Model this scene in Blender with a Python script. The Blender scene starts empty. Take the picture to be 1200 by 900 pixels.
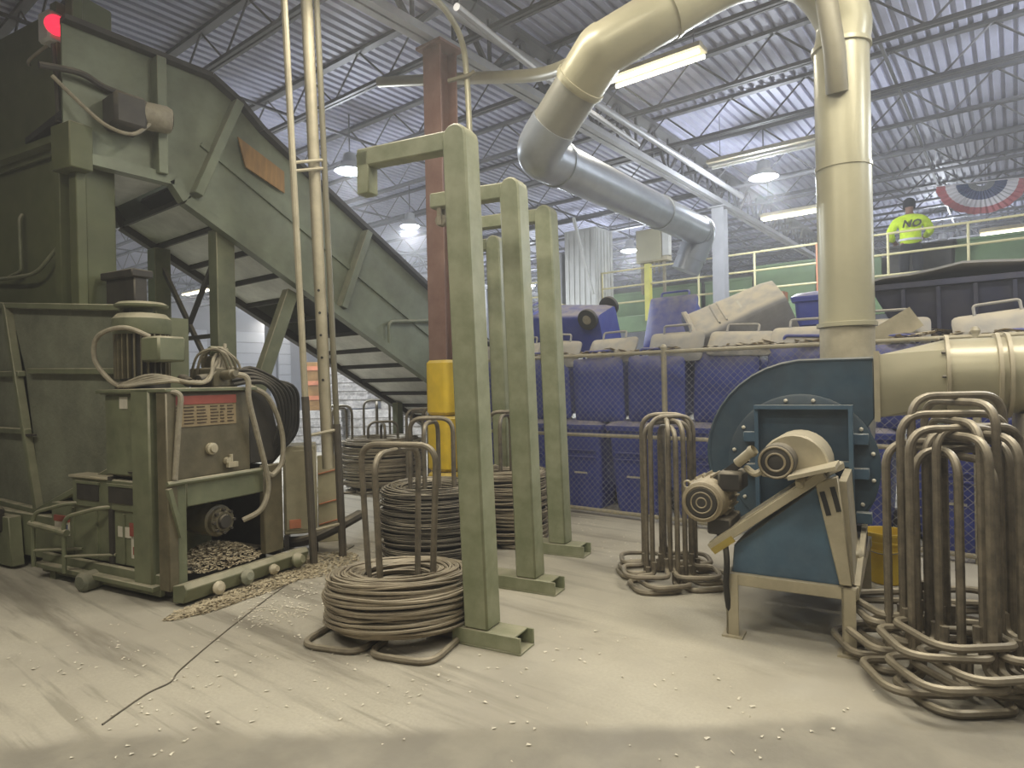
import bpy, bmesh, math, random
from math import sin, cos, pi, radians, sqrt, atan2, hypot
from mathutils import Vector, Matrix, Euler

# ------------------------------------------------------------------ camera, world, exposure
sc = bpy.context.scene
COL = sc.collection
RND = random.Random(11)
H = 1.55
YAW = radians(38.2)
ROLL = 0.021
FPX = 750.0
cam_data = bpy.data.cameras.new('camera')
cam_data.sensor_width = 36.0
cam_data.lens = FPX / 1200 * 36
cam_data.shift_y = -2.0 / 1200
cam_data.clip_start = 0.05
cam_data.clip_end = 200
cam = bpy.data.objects.new('camera', cam_data)
COL.objects.link(cam)
cam.matrix_world = Matrix.Translation((0, 0, H)) @ Matrix.Rotation(YAW, 4, 'Z') @ Matrix.Rotation(pi / 2, 4, 'X') @ Matrix.Rotation(-ROLL, 4, 'Z')
sc.camera = cam

world = bpy.data.worlds.new('world')
sc.world = world
world.use_nodes = True
world.node_tree.nodes['Background'].inputs[0].default_value = (0.80, 0.86, 1.0, 1)
world.node_tree.nodes['Background'].inputs[1].default_value = 0.24

_n = world.node_tree                     # paper dust hanging in the air of the hall
_v = _n.nodes.new('ShaderNodeVolumeScatter'); _v.inputs['Density'].default_value = 0.014; _v.inputs['Anisotropy'].default_value = 0.55
_n.links.new(_v.outputs[0], _n.nodes['World Output'].inputs['Volume'])

sc.view_settings.view_transform = 'Standard'
sc.view_settings.look = 'None'
sc.view_settings.gamma = 1
sc.view_settings.use_curve_mapping = False
sc.view_settings.exposure = 0.0

HIGH_BAY_W = 330      # ceiling lamps of the hall
TUBE_W = 36

# ------------------------------------------------------------------ helpers
RIGHT = Vector((cos(YAW), sin(YAW), 0)); FWD = Vector((-sin(YAW), cos(YAW), 0))

def at(xc, d, z=0.0):
    """point xc metres to the right and d metres ahead of the photographer"""
    v = RIGHT * xc + FWD * d
    return Vector((v.x, v.y, z))

def ray(px, py):
    dx, dy = (px - 600) / FPX, (448 - py) / FPX
    c, s = cos(ROLL), sin(ROLL)
    return RIGHT * (c * dx + s * dy) + Vector((0, 0, 1)) * (-s * dx + c * dy) + FWD

def pt(px, py, d):
    return Vector((0, 0, H)) + ray(px, py) * d

def fl(px, py, z=0.0):
    v = ray(px, py)
    return Vector((0, 0, H)) + v * ((z - H) / v.z)

def lin(c):
    return tuple(((x / 255) / 12.92 if x / 255 <= 0.04045 else ((x / 255 + 0.055) / 1.055) ** 2.4) for x in c)

def mat(name, rgb, rough=0.6, metal=0.0, dust=0.0, var=0.15, scale=5.0, dustc=(196, 184, 158), bump=0.0, rgb2=None, s2=None, stretch=None):
    m = bpy.data.materials.new(name); m.use_nodes = True
    nt = m.node_tree; N = nt.nodes; L = nt.links
    b = N['Principled BSDF']
    b.inputs['Roughness'].default_value = rough; b.inputs['Metallic'].default_value = metal
    c = lin(rgb)
    tc = N.new('ShaderNodeTexCoord')
    vec = tc.outputs['Object']
    if stretch:
        mp = N.new('ShaderNodeMapping'); mp.inputs['Scale'].default_value = stretch
        L.new(vec, mp.inputs['Vector']); vec = mp.outputs['Vector']
    n = N.new('ShaderNodeTexNoise'); n.inputs['Scale'].default_value = scale; n.inputs['Detail'].default_value = 5; n.inputs['Roughness'].default_value = 0.65
    L.new(vec, n.inputs['Vector'])
    mr = N.new('ShaderNodeMapRange'); mr.inputs[1].default_value = 0.35; mr.inputs[2].default_value = 0.65
    L.new(n.outputs['Fac'], mr.inputs[0])
    mx = N.new('ShaderNodeMix'); mx.data_type = 'RGBA'
    a2 = lin(rgb2) if rgb2 else tuple(min(1, x * (1 + var)) for x in c)
    mx.inputs[6].default_value = tuple(x * (1 - var) for x in c) + (1,); mx.inputs[7].default_value = a2 + (1,)
    L.new(mr.outputs[0], mx.inputs[0])
    out = mx.outputs[2]
    if dust > 0:
        g = N.new('ShaderNodeNewGeometry'); sp = N.new('ShaderNodeSeparateXYZ'); L.new(g.outputs['Normal'], sp.inputs[0])
        r1 = N.new('ShaderNodeMapRange'); r1.inputs[1].default_value = 0.0; r1.inputs[2].default_value = 0.8; r1.inputs[3].default_value = 0.12; r1.inputs[4].default_value = 1.0
        L.new(sp.outputs['Z'], r1.inputs[0])
        n2 = N.new('ShaderNodeTexNoise'); n2.inputs['Scale'].default_value = s2 or 7.0; n2.inputs['Detail'].default_value = 6
        L.new(tc.outputs['Object'], n2.inputs['Vector'])
        r2 = N.new('ShaderNodeMapRange'); r2.inputs[1].default_value = 0.3; r2.inputs[2].default_value = 0.6; r2.inputs[3].default_value = 0.45; r2.inputs[4].default_value = 1.0
        L.new(n2.outputs['Fac'], r2.inputs[0])
        mu = N.new('ShaderNodeMath'); mu.operation = 'MULTIPLY'; L.new(r1.outputs[0], mu.inputs[0]); L.new(r2.outputs[0], mu.inputs[1])
        m3 = N.new('ShaderNodeMath'); m3.operation = 'MULTIPLY'; m3.inputs[1].default_value = dust; L.new(mu.outputs[0], m3.inputs[0])
        md = N.new('ShaderNodeMix'); md.data_type = 'RGBA'; md.inputs[7].default_value = lin(dustc) + (1,)
        L.new(out, md.inputs[6]); L.new(m3.outputs[0], md.inputs[0]); out = md.outputs[2]
    L.new(out, b.inputs['Base Color'])
    if bump:
        bp = N.new('ShaderNodeBump'); bp.inputs['Strength'].default_value = bump; bp.inputs['Distance'].default_value = 0.01
        nb = N.new('ShaderNodeTexNoise'); nb.inputs['Scale'].default_value = scale * 12; nb.inputs['Detail'].default_value = 3
        L.new(vec, nb.inputs['Vector']); L.new(nb.outputs['Fac'], bp.inputs['Height']); L.new(bp.outputs['Normal'], b.inputs['Normal'])
    return m

def glow(name, rgb, strength):
    m = bpy.data.materials.new(name); m.use_nodes = True
    b = m.node_tree.nodes['Principled BSDF']
    b.inputs['Base Color'].default_value = lin(rgb) + (1,)
    b.inputs['Emission Color'].default_value = lin(rgb) + (1,)
    b.inputs['Emission Strength'].default_value = strength
    return m

def frame_for(d):
    d = d.normalized()
    u = Vector((0, 0, 1)) if abs(d.z) < 0.9 else Vector((1, 0, 0))
    x = u.cross(d).normalized()
    return x, d.cross(x).normalized()

class MB:
    def __init__(s): s.v = []; s.f = []
    def add(s, vs, fs):
        o = len(s.v); s.v += [Vector(v) for v in vs]; s.f += [tuple(i + o for i in f) for f in fs]; return s
    def box(s, c, sz, rot=None):
        c = Vector(c); hx, hy, hz = sz[0] / 2, sz[1] / 2, sz[2] / 2
        p = [Vector((x, y, z)) for z in (-hz, hz) for x, y in ((-hx, -hy), (hx, -hy), (hx, hy), (-hx, hy))]
        if rot is not None: p = [rot @ q for q in p]
        return s.add([q + c for q in p], [(3, 2, 1, 0), (4, 5, 6, 7), (0, 1, 5, 4), (1, 2, 6, 5), (2, 3, 7, 6), (3, 0, 4, 7)])
    def b2(s, lo, hi):
        return s.box([(a + b) / 2 for a, b in zip(lo, hi)], [abs(b - a) for a, b in zip(lo, hi)])
    def bar(s, p0, p1, w, h, up=None):
        p0, p1 = Vector(p0), Vector(p1); d = (p1 - p0).normalized()
        u = Vector(up) if up else (Vector((0, 0, 1)) if abs(d.z) < 0.95 else Vector((0, 1, 0)))
        x = u.cross(d).normalized(); y = d.cross(x).normalized()
        q = [x * a * w / 2 + y * b * h / 2 for a, b in ((-1, -1), (1, -1), (1, 1), (-1, 1))]
        return s.add([p0 + k for k in q] + [p1 + k for k in q], [(3, 2, 1, 0), (4, 5, 6, 7), (0, 1, 5, 4), (1, 2, 6, 5), (2, 3, 7, 6), (3, 0, 4, 7)])
    def tube(s, pts, r, n=8, closed=False):
        pts = [Vector(p) for p in pts]; m = len(pts)
        rs = r if isinstance(r, (list, tuple)) else [r] * m
        T = []
        for i in range(m):
            a = pts[(i - 1) % m] if closed or i > 0 else pts[0]
            b = pts[(i + 1) % m] if closed or i < m - 1 else pts[-1]
            t = (b - a); T.append(t.normalized() if t.length > 1e-9 else Vector((0, 0, 1)))
        x, y = frame_for(T[0]); vs = []
        for i in range(m):
            x = (x - T[i] * x.dot(T[i])).normalized(); y = T[i].cross(x)
            for k in range(n):
                a = 2 * pi * k / n; vs.append(pts[i] + x * (cos(a) * rs[i]) + y * (sin(a) * rs[i]))
        fs = []
        for i in range(m if closed else m - 1):
            j = (i + 1) % m
            for k in range(n):
                l = (k + 1) % n; fs.append((i * n + k, i * n + l, j * n + l, j * n + k))
        if not closed:
            fs.append(tuple(reversed(range(n)))); fs.append(tuple(range((m - 1) * n, m * n)))
        return s.add(vs, fs)
    def cyl(s, p0, p1, r0, r1=None, n=20):
        return s.tube([p0, p1], [r0, r0 if r1 is None else r1], n)
    def lathe(s, prof, p=(0, 0, 0), axis=(0, 0, 1), n=24, caps=True):
        p = Vector(p); ax = Vector(axis).normalized(); x, y = frame_for(ax); vs = []; m = len(prof)
        for r, z in prof:
            for k in range(n):
                a = 2 * pi * k / n; vs.append(p + ax * z + x * (cos(a) * r) + y * (sin(a) * r))
        fs = [(i * n + k, i * n + (k + 1) % n, (i + 1) * n + (k + 1) % n, (i + 1) * n + k) for i in range(m - 1) for k in range(n)]
        if caps: fs += [tuple(reversed(range(n))), tuple(range((m - 1) * n, m * n))]
        return s.add(vs, fs)
    def prism(s, poly, t0, t1, ax=0):
        """poly in the two axes other than ax, extruded along ax from t0 to t1"""
        def mk(a, b, t): return [(t, a, b), (a, t, b), (a, b, t)][ax]
        n = len(poly)
        vs = [mk(a, b, t0) for a, b in poly] + [mk(a, b, t1) for a, b in poly]
        fs = [tuple(reversed(range(n))), tuple(range(n, 2 * n))] + [(i, (i + 1) % n, n + (i + 1) % n, n + i) for i in range(n)]
        return s.add(vs, fs)
    def mesh(s, name, m, smooth=True, ang=35):
        me = bpy.data.meshes.new(name)
        me.from_pydata([tuple(v) for v in s.v], [], s.f)
        bm = bmesh.new(); bm.from_mesh(me); bmesh.ops.recalc_face_normals(bm, faces=bm.faces); bm.to_mesh(me); bm.free()
        if smooth:
            me.polygons.foreach_set('use_smooth', [True] * len(me.polygons)); me.set_sharp_from_angle(angle=radians(ang))
        for k in (m if isinstance(m, (list, tuple)) else [m]): me.materials.append(k)
        return me
    def build(s, name, m, parent=None, bev=0.0, label=None, kind=None, smooth=True, ang=35):
        o = bpy.data.objects.new(name, s.mesh(name, m, smooth, ang)); COL.objects.link(o)
        if parent: o.parent = parent
        if bev:
            md = o.modifiers.new('bevel', 'BEVEL'); md.width = bev; md.segments = 1; md.limit_method = 'ANGLE'; md.angle_limit = radians(40)
        if label: o['label'] = label
        if kind: o['kind'] = kind
        return o

def tag(o, label, cat, group=None):
    o['label'] = label; o['category'] = cat
    if group: o['group'] = group
    return o

def thing(name, label, cat, loc=(0, 0, 0), rz=0.0, group=None):
    o = bpy.data.objects.new(name, None); COL.objects.link(o)
    o.location = loc; o.rotation_euler = (0, 0, rz); o.empty_display_size = 0.1
    return tag(o, label, cat, group)

def kids(o): return [c for c in bpy.data.objects if c.parent == o]

def dup(root, label, loc=None, rot=None, group=None, matrix=None):
    r = root.copy(); COL.objects.link(r)
    if loc is not None: r.location = loc
    if rot is not None: r.rotation_euler = rot
    if matrix is not None: r.matrix_world = matrix
    r['label'] = label
    if group: r['group'] = group
    for ch in kids(root):
        c = ch.copy(); COL.objects.link(c); c.parent = r
        for g in kids(ch):
            d = g.copy(); COL.objects.link(d); d.parent = c
    return r

def instance(o, parent, loc=None, rot=None):
    c = o.copy(); COL.objects.link(c); c.parent = parent
    if loc is not None: c.location = loc
    if rot is not None: c.rotation_euler = rot
    return c

def fillet(pts, rad, n=4, closed=False):
    pts = [Vector(p) for p in pts]; out = []; m = len(pts)
    for i in range(m):
        if not closed and i in (0, m - 1): out.append(pts[i]); continue
        a, b, c = pts[(i - 1) % m], pts[i], pts[(i + 1) % m]
        u = (a - b); v = (c - b); r = min(rad, u.length * 0.48, v.length * 0.48)
        p, q = b + u.normalized() * r, b + v.normalized() * r
        for k in range(n + 1):
            t = k / n; out.append(p * (1 - t) ** 2 + b * 2 * t * (1 - t) + q * t * t)
    return out

def spline(pts, n=6):
    pts = [Vector(p) for p in pts]; P = [pts[0]] + pts + [pts[-1]]; out = []
    for i in range(1, len(P) - 2):
        for k in range(n):
            t = k / n
            out.append(0.5 * ((2 * P[i]) + (P[i + 1] - P[i - 1]) * t + (2 * P[i - 1] - 5 * P[i] + 4 * P[i + 1] - P[i + 2]) * t * t + (3 * P[i] - P[i - 1] - 3 * P[i + 1] + P[i + 2]) * t ** 3))
    out.append(pts[-1]); return out

def letters(name, text, size, m, parent, loc, rot, extrude=0.002, shear=0.0):
    cu = bpy.data.curves.new(name, 'FONT'); cu.body = text; cu.size = size; cu.extrude = extrude; cu.align_x = 'CENTER'; cu.align_y = 'CENTER'; cu.shear = shear; cu.offset = size * .03; cu.resolution_u = 2
    t = bpy.data.objects.new(name, cu); COL.objects.link(t)
    me = bpy.data.meshes.new_from_object(t.evaluated_get(bpy.context.evaluated_depsgraph_get()))
    bpy.data.objects.remove(t)
    o = bpy.data.objects.new(name, me); COL.objects.link(o); me.materials.clear(); me.materials.append(m)
    o.parent = parent; o.location = loc; o.rotation_euler = rot
    return o

# ------------------------------------------------------------------ materials
GREEN = mat('green_machine_paint', (96, 103, 74), 0.55, 0, 0.75, 0.22, 3.0, rgb2=(112, 118, 88))
GREEN_D = mat('green_tower_paint', (84, 90, 56), 0.6, 0, 0.5, 0.15, 2.0)
GREEN_P = mat('pale_green_post_paint', (130, 138, 102), 0.5, 0, 0.55, 0.16, 4.0, rgb2=(152, 154, 124))
GREEN_C = mat('conveyor_green_paint', (112, 120, 98), 0.55, 0, 0.6, 0.2, 2.5)
GREEN_MESH = mat('fine_mesh_dusty', (112, 115, 96), 0.8, 0, 0.4, 0.25, 2.5, bump=0.6)
GREEN_PL = mat('platform_green_paint', (104, 130, 88), 0.5, 0, 0.3, 0.12, 2.0)
TANK = mat('oily_tank_paint', (92, 86, 62), 0.5, 0.1, 0.5, 0.3, 4.0, rgb2=(112, 104, 80))
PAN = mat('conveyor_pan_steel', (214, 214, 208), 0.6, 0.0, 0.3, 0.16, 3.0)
DARK = mat('dark_steel', (42, 40, 38), 0.6, 0.2, 0.5, 0.3, 6.0)
BLACK = mat('black_rubber', (24, 24, 24), 0.6, 0, 0.3, 0.2, 8.0)
HOSE = mat('grey_conduit', (140, 132, 112), 0.6, 0, 0.5, 0.2, 20.0)
STEEL = mat('worn_stand_tube', (98, 90, 77), 0.45, 0.3, 0.8, 0.28, 9.0, rgb2=(130, 120, 102))
WIRE = mat('baling_wire', (138, 126, 106), 0.5, 0.2, 0.85, 0.3, 6.0, dustc=(192, 180, 154), s2=4.0)
WIRE_D = mat('dark_baling_wire', (70, 67, 63), 0.42, 0.3, 0.9, 0.4, 7.0, s2=5.0)
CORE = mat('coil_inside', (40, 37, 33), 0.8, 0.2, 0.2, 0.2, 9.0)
BLUE = mat('blower_blue_paint', (62, 96, 122), 0.42, 0.1, 0.55, 0.16, 4.0, rgb2=(76, 108, 130))
BLUE_D = mat('blower_scroll_paint', (42, 70, 90), 0.42, 0.1, 0.5, 0.18, 3.0, rgb2=(54, 82, 100))
MOTOR = mat('dirty_motor_paint', (146, 133, 106), 0.5, 0.1, 0.6, 0.25, 8.0)
PIPE_D = mat('shaded_pipe_foot', (80, 74, 64), 0.5, 0.2, 0.5, 0.25, 8.0)  # darker tone standing for shade on the lower pipes
BEIGE = mat('dusty_beige_paint', (176, 166, 138), 0.5, 0.1, 0.5, 0.14, 5.0, rgb2=(188, 178, 150))
DUCT = mat('beige_duct_paint', (176, 170, 140), 0.34, 0.15, 0.45, 0.08, 1.8)
GALV = mat('galvanised_duct', (176, 182, 190), 0.36, 0.55, 0.3, 0.1, 3.0)
GREYDUCT = mat('grey_duct_paint', (150, 148, 136), 0.4, 0.3, 0.3, 0.1, 2.0)
DBEIGE = mat('dull_pipe_paint', (120, 114, 92), 0.5, 0.1, 0.2, 0.1, 3.0)
CART = mat('blue_cart_plastic', (36, 58, 164), 0.5, 0, 0.7, 0.12, 3.0, s2=9.0, rgb2=(54, 74, 168))
PALE_Y = mat('pale_yellow_post_paint', (208, 202, 98), 0.5, 0, 0.2, 0.1, 4.0)
CABM = mat('cabinet_tan_paint', (176, 167, 134), 0.55, 0, 0.4, 0.14, 4.0)
CART_D = mat('navy_tub_plastic', (30, 40, 74), 0.5, 0, 0.8, 0.2, 3.0, s2=5.0)
CART_L = mat('dusty_cart_lid', (150, 150, 152), 0.7, 0, 1.0, 0.14, 5.0, dustc=(206, 194, 168))
YELLOW = mat('yellow_guard_plastic', (230, 194, 42), 0.5, 0, 0.4, 0.1, 4.0)
YELLOW_P = mat('yellow_rail_paint', (212, 202, 150), 0.5, 0, 0.3, 0.1, 4.0)
ORANGE = mat('orange_mark_paint', (204, 128, 92), 0.6, 0, 0.2, 0.15, 6.0)
COLRED = mat('red_oxide_column_paint', (136, 100, 88), 0.6, 0, 0.2, 0.16, 3.0, rgb2=(148, 116, 102))
COLGREY = mat('grey_column_paint', (150, 150, 152), 0.6, 0, 0.2, 0.1, 3.0)
WOOD = mat('plywood_board', (156, 118, 66), 0.6, 0, 0.2, 0.2, 3.0, stretch=(1, 6, 1))
WHITE = mat('white_sheet_metal', (206, 206, 200), 0.5, 0, 0.2, 0.08, 3.0)
LABEL_W = mat('label_white', (206, 200, 182), 0.6, 0, 0.3, 0.1, 8.0)
LABEL_R = mat('label_red', (150, 74, 60), 0.6, 0, 0.15, 0.12, 8.0)
LABEL_T = mat('label_tan', (146, 128, 94), 0.6, 0, 0.15, 0.15, 8.0)
LABEL_B = mat('label_blue', (70, 84, 120), 0.6, 0, 0.1, 0.1, 8.0)
INK = mat('label_ink', (70, 56, 40), 0.7, 0, 0, 0.1, 8.0)
DECK = mat('ceiling_deck_steel', (164, 165, 184), 0.55, 0.0, 0, 0.12, 1.0)
JOIST = mat('joist_grey_paint', (84, 84, 88), 0.55, 0.2, 0.3, 0.12, 2.0)
GIRD = mat('girder_grey_paint', (160, 160, 162), 0.5, 0.2, 0.3, 0.12, 2.0)
WALLM = mat('block_wall_paint', (188, 190, 198), 0.8, 0, 0, 0.06, 0.7)
DOORM = mat('white_door_slat', (226, 230, 240), 0.6, 0, 0, 0.04, 1.0)
PAPER = mat('shredded_paper', (184, 168, 136), 0.9, 0, 0, 0.2, 30.0, rgb2=(208, 194, 162))
PAPER_B = mat('baled_paper', (184, 180, 176), 0.9, 0, 0.3, 0.35, 12.0, bump=0.8)
HIVIS = mat('hi_vis_fabric', (196, 222, 40), 0.8, 0, 0, 0.14, 10.0)
TROUS = mat('dark_trousers', (28, 28, 32), 0.85, 0, 0, 0.2, 10.0)
SKIN = mat('skin', (128, 92, 72), 0.6, 0, 0, 0.06, 10.0)
HAIR = mat('dark_knit_cap', (22, 22, 30), 0.9, 0, 0, 0.2, 30.0)
MUSTARD = mat('worn_mustard_paint', (160, 140, 62), 0.5, 0, 0.4, 0.2, 6.0)
SCRAP = mat('white_scrap_paper', (226, 218, 198), 0.9, 0, 0, 0.1, 30.0)
FLAG_R = mat('bunting_red', (180, 104, 106), 0.8, 0, 0, 0.1, 5.0)
FLAG_W = mat('bunting_white', (214, 210, 212), 0.8, 0, 0, 0.05, 5.0)
FLAG_B = mat('bunting_blue', (84, 92, 122), 0.8, 0, 0, 0.1, 5.0)
TUBE_E = glow('lit_fluorescent_tube', (255, 250, 226), 5.0)
BAY_E = glow('lit_high_bay_lens', (226, 236, 255), 28.0)
RED_E = glow('lit_red_beacon', (255, 40, 70), 1.6)
RED_E.node_tree.nodes['Principled BSDF'].inputs['Base Color'].default_value = lin((120, 20, 30)) + (1,)

def floor_material():
    m = bpy.data.materials.new('dusty_concrete'); m.use_nodes = True
    nt = m.node_tree; N = nt.nodes; L = nt.links; b = N['Principled BSDF']
    tc = N.new('ShaderNodeTexCoord')
    def noise(scale, detail, mapping=None, rough=0.6):
        n = N.new('ShaderNodeTexNoise'); n.inputs['Scale'].default_value = scale; n.inputs['Detail'].default_value = detail; n.inputs['Roughness'].default_value = rough
        if mapping:
            mp = N.new('ShaderNodeMapping'); mp.inputs['Rotation'].default_value = (0, 0, mapping[0]); mp.inputs['Scale'].default_value = mapping[1]
            L.new(tc.outputs['Object'], mp.inputs['Vector']); L.new(mp.outputs['Vector'], n.inputs['Vector'])
        else: L.new(tc.outputs['Object'], n.inputs['Vector'])
        return n.outputs['Fac']
    def ramp(src, a, b_, lo=0.0, hi=1.0):
        r = N.new('ShaderNodeMapRange'); r.interpolation_type = 'SMOOTHSTEP'
        r.inputs[1].default_value = a; r.inputs[2].default_value = b_; r.inputs[3].default_value = lo; r.inputs[4].default_value = hi
        L.new(src, r.inputs[0]); return r.outputs[0]
    def mix(fac, c1, c2):
        x = N.new('ShaderNodeMix'); x.data_type = 'RGBA'
        for s, c in ((6, c1), (7, c2)):
            if isinstance(c, tuple): x.inputs[s].default_value = lin(c) + (1,)
            else: L.new(c, x.inputs[s])
        L.new(fac, x.inputs[0]); return x.outputs[2]
    def math_(op, a, c):
        x = N.new('ShaderNodeMath'); x.operation = op
        for i, q in enumerate((a, c)):
            if isinstance(q, (int, float)): x.inputs[i].default_value = q
            else: L.new(q, x.inputs[i])
        return x.outputs[0]
    base = mix(ramp(noise(0.9, 6), 0.35, 0.65), (178, 171, 154), (198, 191, 171))
    fine = mix(ramp(noise(60, 3), 0.3, 0.7, 0, 0.5), base, (180, 171, 151))
    # tyre and drag marks running past the baler
    streak = ramp(noise(1.0, 6, (radians(-58), (0.35, 3.4, 1))), 0.50, 0.68, 0, 0.75)
    sp = N.new('ShaderNodeSeparateXYZ'); L.new(tc.outputs['Object'], sp.inputs[0])
    left = ramp(math_('ADD', math_('MULTIPLY', sp.outputs['X'], -0.83), math_('MULTIPLY', sp.outputs['Y'], -0.30)), 0.2, 1.6)
    col = mix(math_('MULTIPLY', streak, left), fine, (128, 121, 106))
    st2 = ramp(noise(1.0, 7, (radians(-52), (0.55, 8.0, 1))), 0.53, 0.64, 0, 0.5)
    col = mix(math_('MULTIPLY', st2, left), col, (134, 127, 110))
    scuff = ramp(noise(2.2, 7, (radians(20), (0.6, 1.5, 1))), 0.56, 0.72, 0, 0.4)
    col = mix(scuff, col, (150, 142, 124))
    # swept strip of bare concrete nearest the photographer
    d = math_('ADD', math_('ADD', math_('MULTIPLY', sp.outputs['X'], FWD.x - 0.02), math_('MULTIPLY', sp.outputs['Y'], FWD.y)), math_('MULTIPLY', noise(1.3, 4), 0.30))
    bare = ramp(d, 2.98, 3.12, 1, 0)
    col = mix(math_('MULTIPLY', bare, 0.95), col, mix(ramp(noise(3.0, 6), 0.35, 0.7), (146, 140, 126), (166, 159, 142)))
    L.new(col, b.inputs['Base Color'])
    L.new(ramp(bare, 0, 1, 0.75, 0.42), b.inputs['Roughness'])
    bp = N.new('ShaderNodeBump'); bp.inputs['Strength'].default_value = 0.25; bp.inputs['Distance'].default_value = 0.02
    L.new(noise(9, 8), bp.inputs['Height']); L.new(bp.outputs['Normal'], b.inputs['Normal'])
    return m
FLOOR = floor_material()

# ------------------------------------------------------------------ the hall
CEIL = 5.98
def structure(o): o['kind'] = 'structure'; return o
fm = MB(); fm.b2((-31, -8, -0.2), (14, 35, 0)); structure(fm.build('floor', FLOOR, smooth=False))
dm = MB()
u, prof = -31.0, []
while u < 14:
    prof += [(u, CEIL + 0.045), (u + 0.045, CEIL + 0.045), (u + 0.06, CEIL), (u + 0.135, CEIL)]; u += 0.15
nV = len(prof)
dm.add([(a, -8, b) for a, b in prof] + [(a, 35, b) for a, b in prof], [(i, i + 1, nV + i + 1, nV + i) for i in range(nV - 1)])
dm.b2((-31, -8, CEIL + 0.06), (14, 35, CEIL + 0.2))
ceiling = structure(dm.build('ceiling', DECK, smooth=False))
w = MB(); w.b2((-31, 34.7, 0), (14, 35, CEIL)); wall_far = structure(w.build('wall_far', WALLM, smooth=False))
w = MB(); w.b2((-31, -8, 0), (-30.7, 34.7, CEIL)); wall_left = structure(w.build('wall_left', WALLM, smooth=False))

# open-web roof joists run along X, girders along Y
tc_, wb, bc = MB(), MB(), MB()
JB = 5.42
tc_.b2((-30.6, -0.05, CEIL - 0.05), (13.8, 0.05, CEIL - 0.002))
bc.b2((-30.4, -0.05, JB), (13.6, -0.012, JB + 0.045)); bc.b2((-30.4, 0.012, JB), (13.6, 0.05, JB + 0.045))
k = 0; uu = -30.4
while uu < 13.4:
    a, b_ = (JB + 0.02, CEIL - 0.03) if k % 2 == 0 else (CEIL - 0.03, JB + 0.02)
    tc_.tube([(uu, 0, a), (uu + 0.55, 0, b_)], 0.014, 4); uu += 0.55; k += 1
joist0 = tc_.build('roof_joist', JOIST, ceiling, smooth=False)
chord0 = bc.build('bottom_chord', JOIST, joist0, smooth=False)
first = True
for k in range(-8, 17):
    V = 8.55 + 1.55 * k
    if first: joist0.location = (0, V, 0); first = False; continue
    j = instance(joist0, ceiling, (0, V, 0)); instance(chord0, j)
gm = MB(); gl = MB()
GB = 5.18
gl.b2((-0.10, -7.8, GB), (-0.015, 34.5, GB + 0.09)); gl.b2((0.015, -7.8, GB), (0.10, 34.5, GB + 0.09))
gm.b2((-0.1, -7.8, CEIL - 0.13), (0.1, 34.5, CEIL - 0.06))
vv, k = -7.8, 0
while vv < 34:
    a, b_ = (GB + 0.05, CEIL - 0.1) if k % 2 == 0 else (CEIL - 0.1, GB + 0.05)
    gm.bar((0, vv, a), (0, vv + 0.62, b_), 0.05, 0.05); gm.bar((0, vv, GB + .05), (0, vv, CEIL - .1), 0.035, 0.035); vv += 0.62; k += 1
g0 = gm.build('roof_girder', JOIST, ceiling, smooth=False); gc0 = gl.build('bottom_chord', GIRD, g0, smooth=False)
g0.location = (-4.83, 0, 0)
for U in (-15.8, -26.8, 6.2):
    g = instance(g0, ceiling, (U, 0, 0)); instance(gc0, g)
# bridging between the joists
br0 = MB().bar((0, -7.8, JB + 0.06), (0, 34.5, JB + 0.06), 0.035, 0.035).build('joist_bridging', JOIST, ceiling, smooth=False)
br0.location = (-1.2, 0, 0)
for U in (-8.2, -11.5, 2.4, -19.5): instance(br0, ceiling, (U, 0, 0))

# roller doors in the left wall and the far wall
def roller_door(name, loc, rz, w_, h_, n):
    o = MB().box((0, 0.03, h_ / 2), (w_ + 0.3, 0.06, h_ + 0.2)).build(name, WALLM); structure(o)
    o.location = loc; o.rotation_euler = (0, 0, rz)
    s0 = None
    for i in range(n):
        if s0 is None: s0 = MB().box((0, 0, 0), (w_, 0.05, h_ / n - 0.03)).build('door_slat', DOORM, o, bev=0.012); s0.location = (0, -0.03, h_ / n / 2)
        else: instance(s0, o, (0, -0.03, h_ / n * (i + 0.5)))
    return o
for i, V in enumerate((4.5, 9.0, 13.5, 18.0)): roller_door('door_%d' % (i + 1), (-30.66, V, 0), pi / 2, 3.4, 4.4, 8)
for i, U in enumerate((-26, -20.5, -14.5)): roller_door('door_%d' % (i + 5), (U, 34.66, 0), 0, 3.4, 4.2, 8)

# steel columns
def column(loc, m, label):
    t = thing('steel_column', label, 'column', loc)
    c = MB(); c.box((0, -0.12, 2.55), (0.25, 0.018, 5.1)); c.box((0, 0.12, 2.55), (0.25, 0.018, 5.1)); c.box((0, 0, 2.55), (0.014, 0.23, 5.1))
    c.build('column_shaft', m, t)
    MB().box((0, 0, 0.015), (0.42, 0.42, 0.03)).build('base_plate', m, t)
    MB().box((0, 0, 5.12), (0.36, 0.36, 0.03)).build('cap_plate', m, t)
    return t
RC = at(-0.70, 6.85)
column((RC.x, RC.y, 0), COLRED, 'red-brown steel column rising behind the green frames')
column((-4.83, 13.3, 0), COLGREY, 'grey steel column far behind the carts by the raised walkway')
column((-15.8, 9.6, 0), COLGREY, 'grey steel column far off, seen under the conveyor')
column((-15.8, 18.5, 0), COLGREY, 'most distant grey steel column beyond the conveyor foot')
gd = thing('column_guard', 'yellow plastic guard wrapped round the red-brown column', 'guard', (RC.x, RC.y, 0))
g = MB()
sq = fillet([(-.16, -.17, 0), (.16, -.17, 0), (.16, .17, 0), (-.16, .17, 0)], .06, 3, True)
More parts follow.
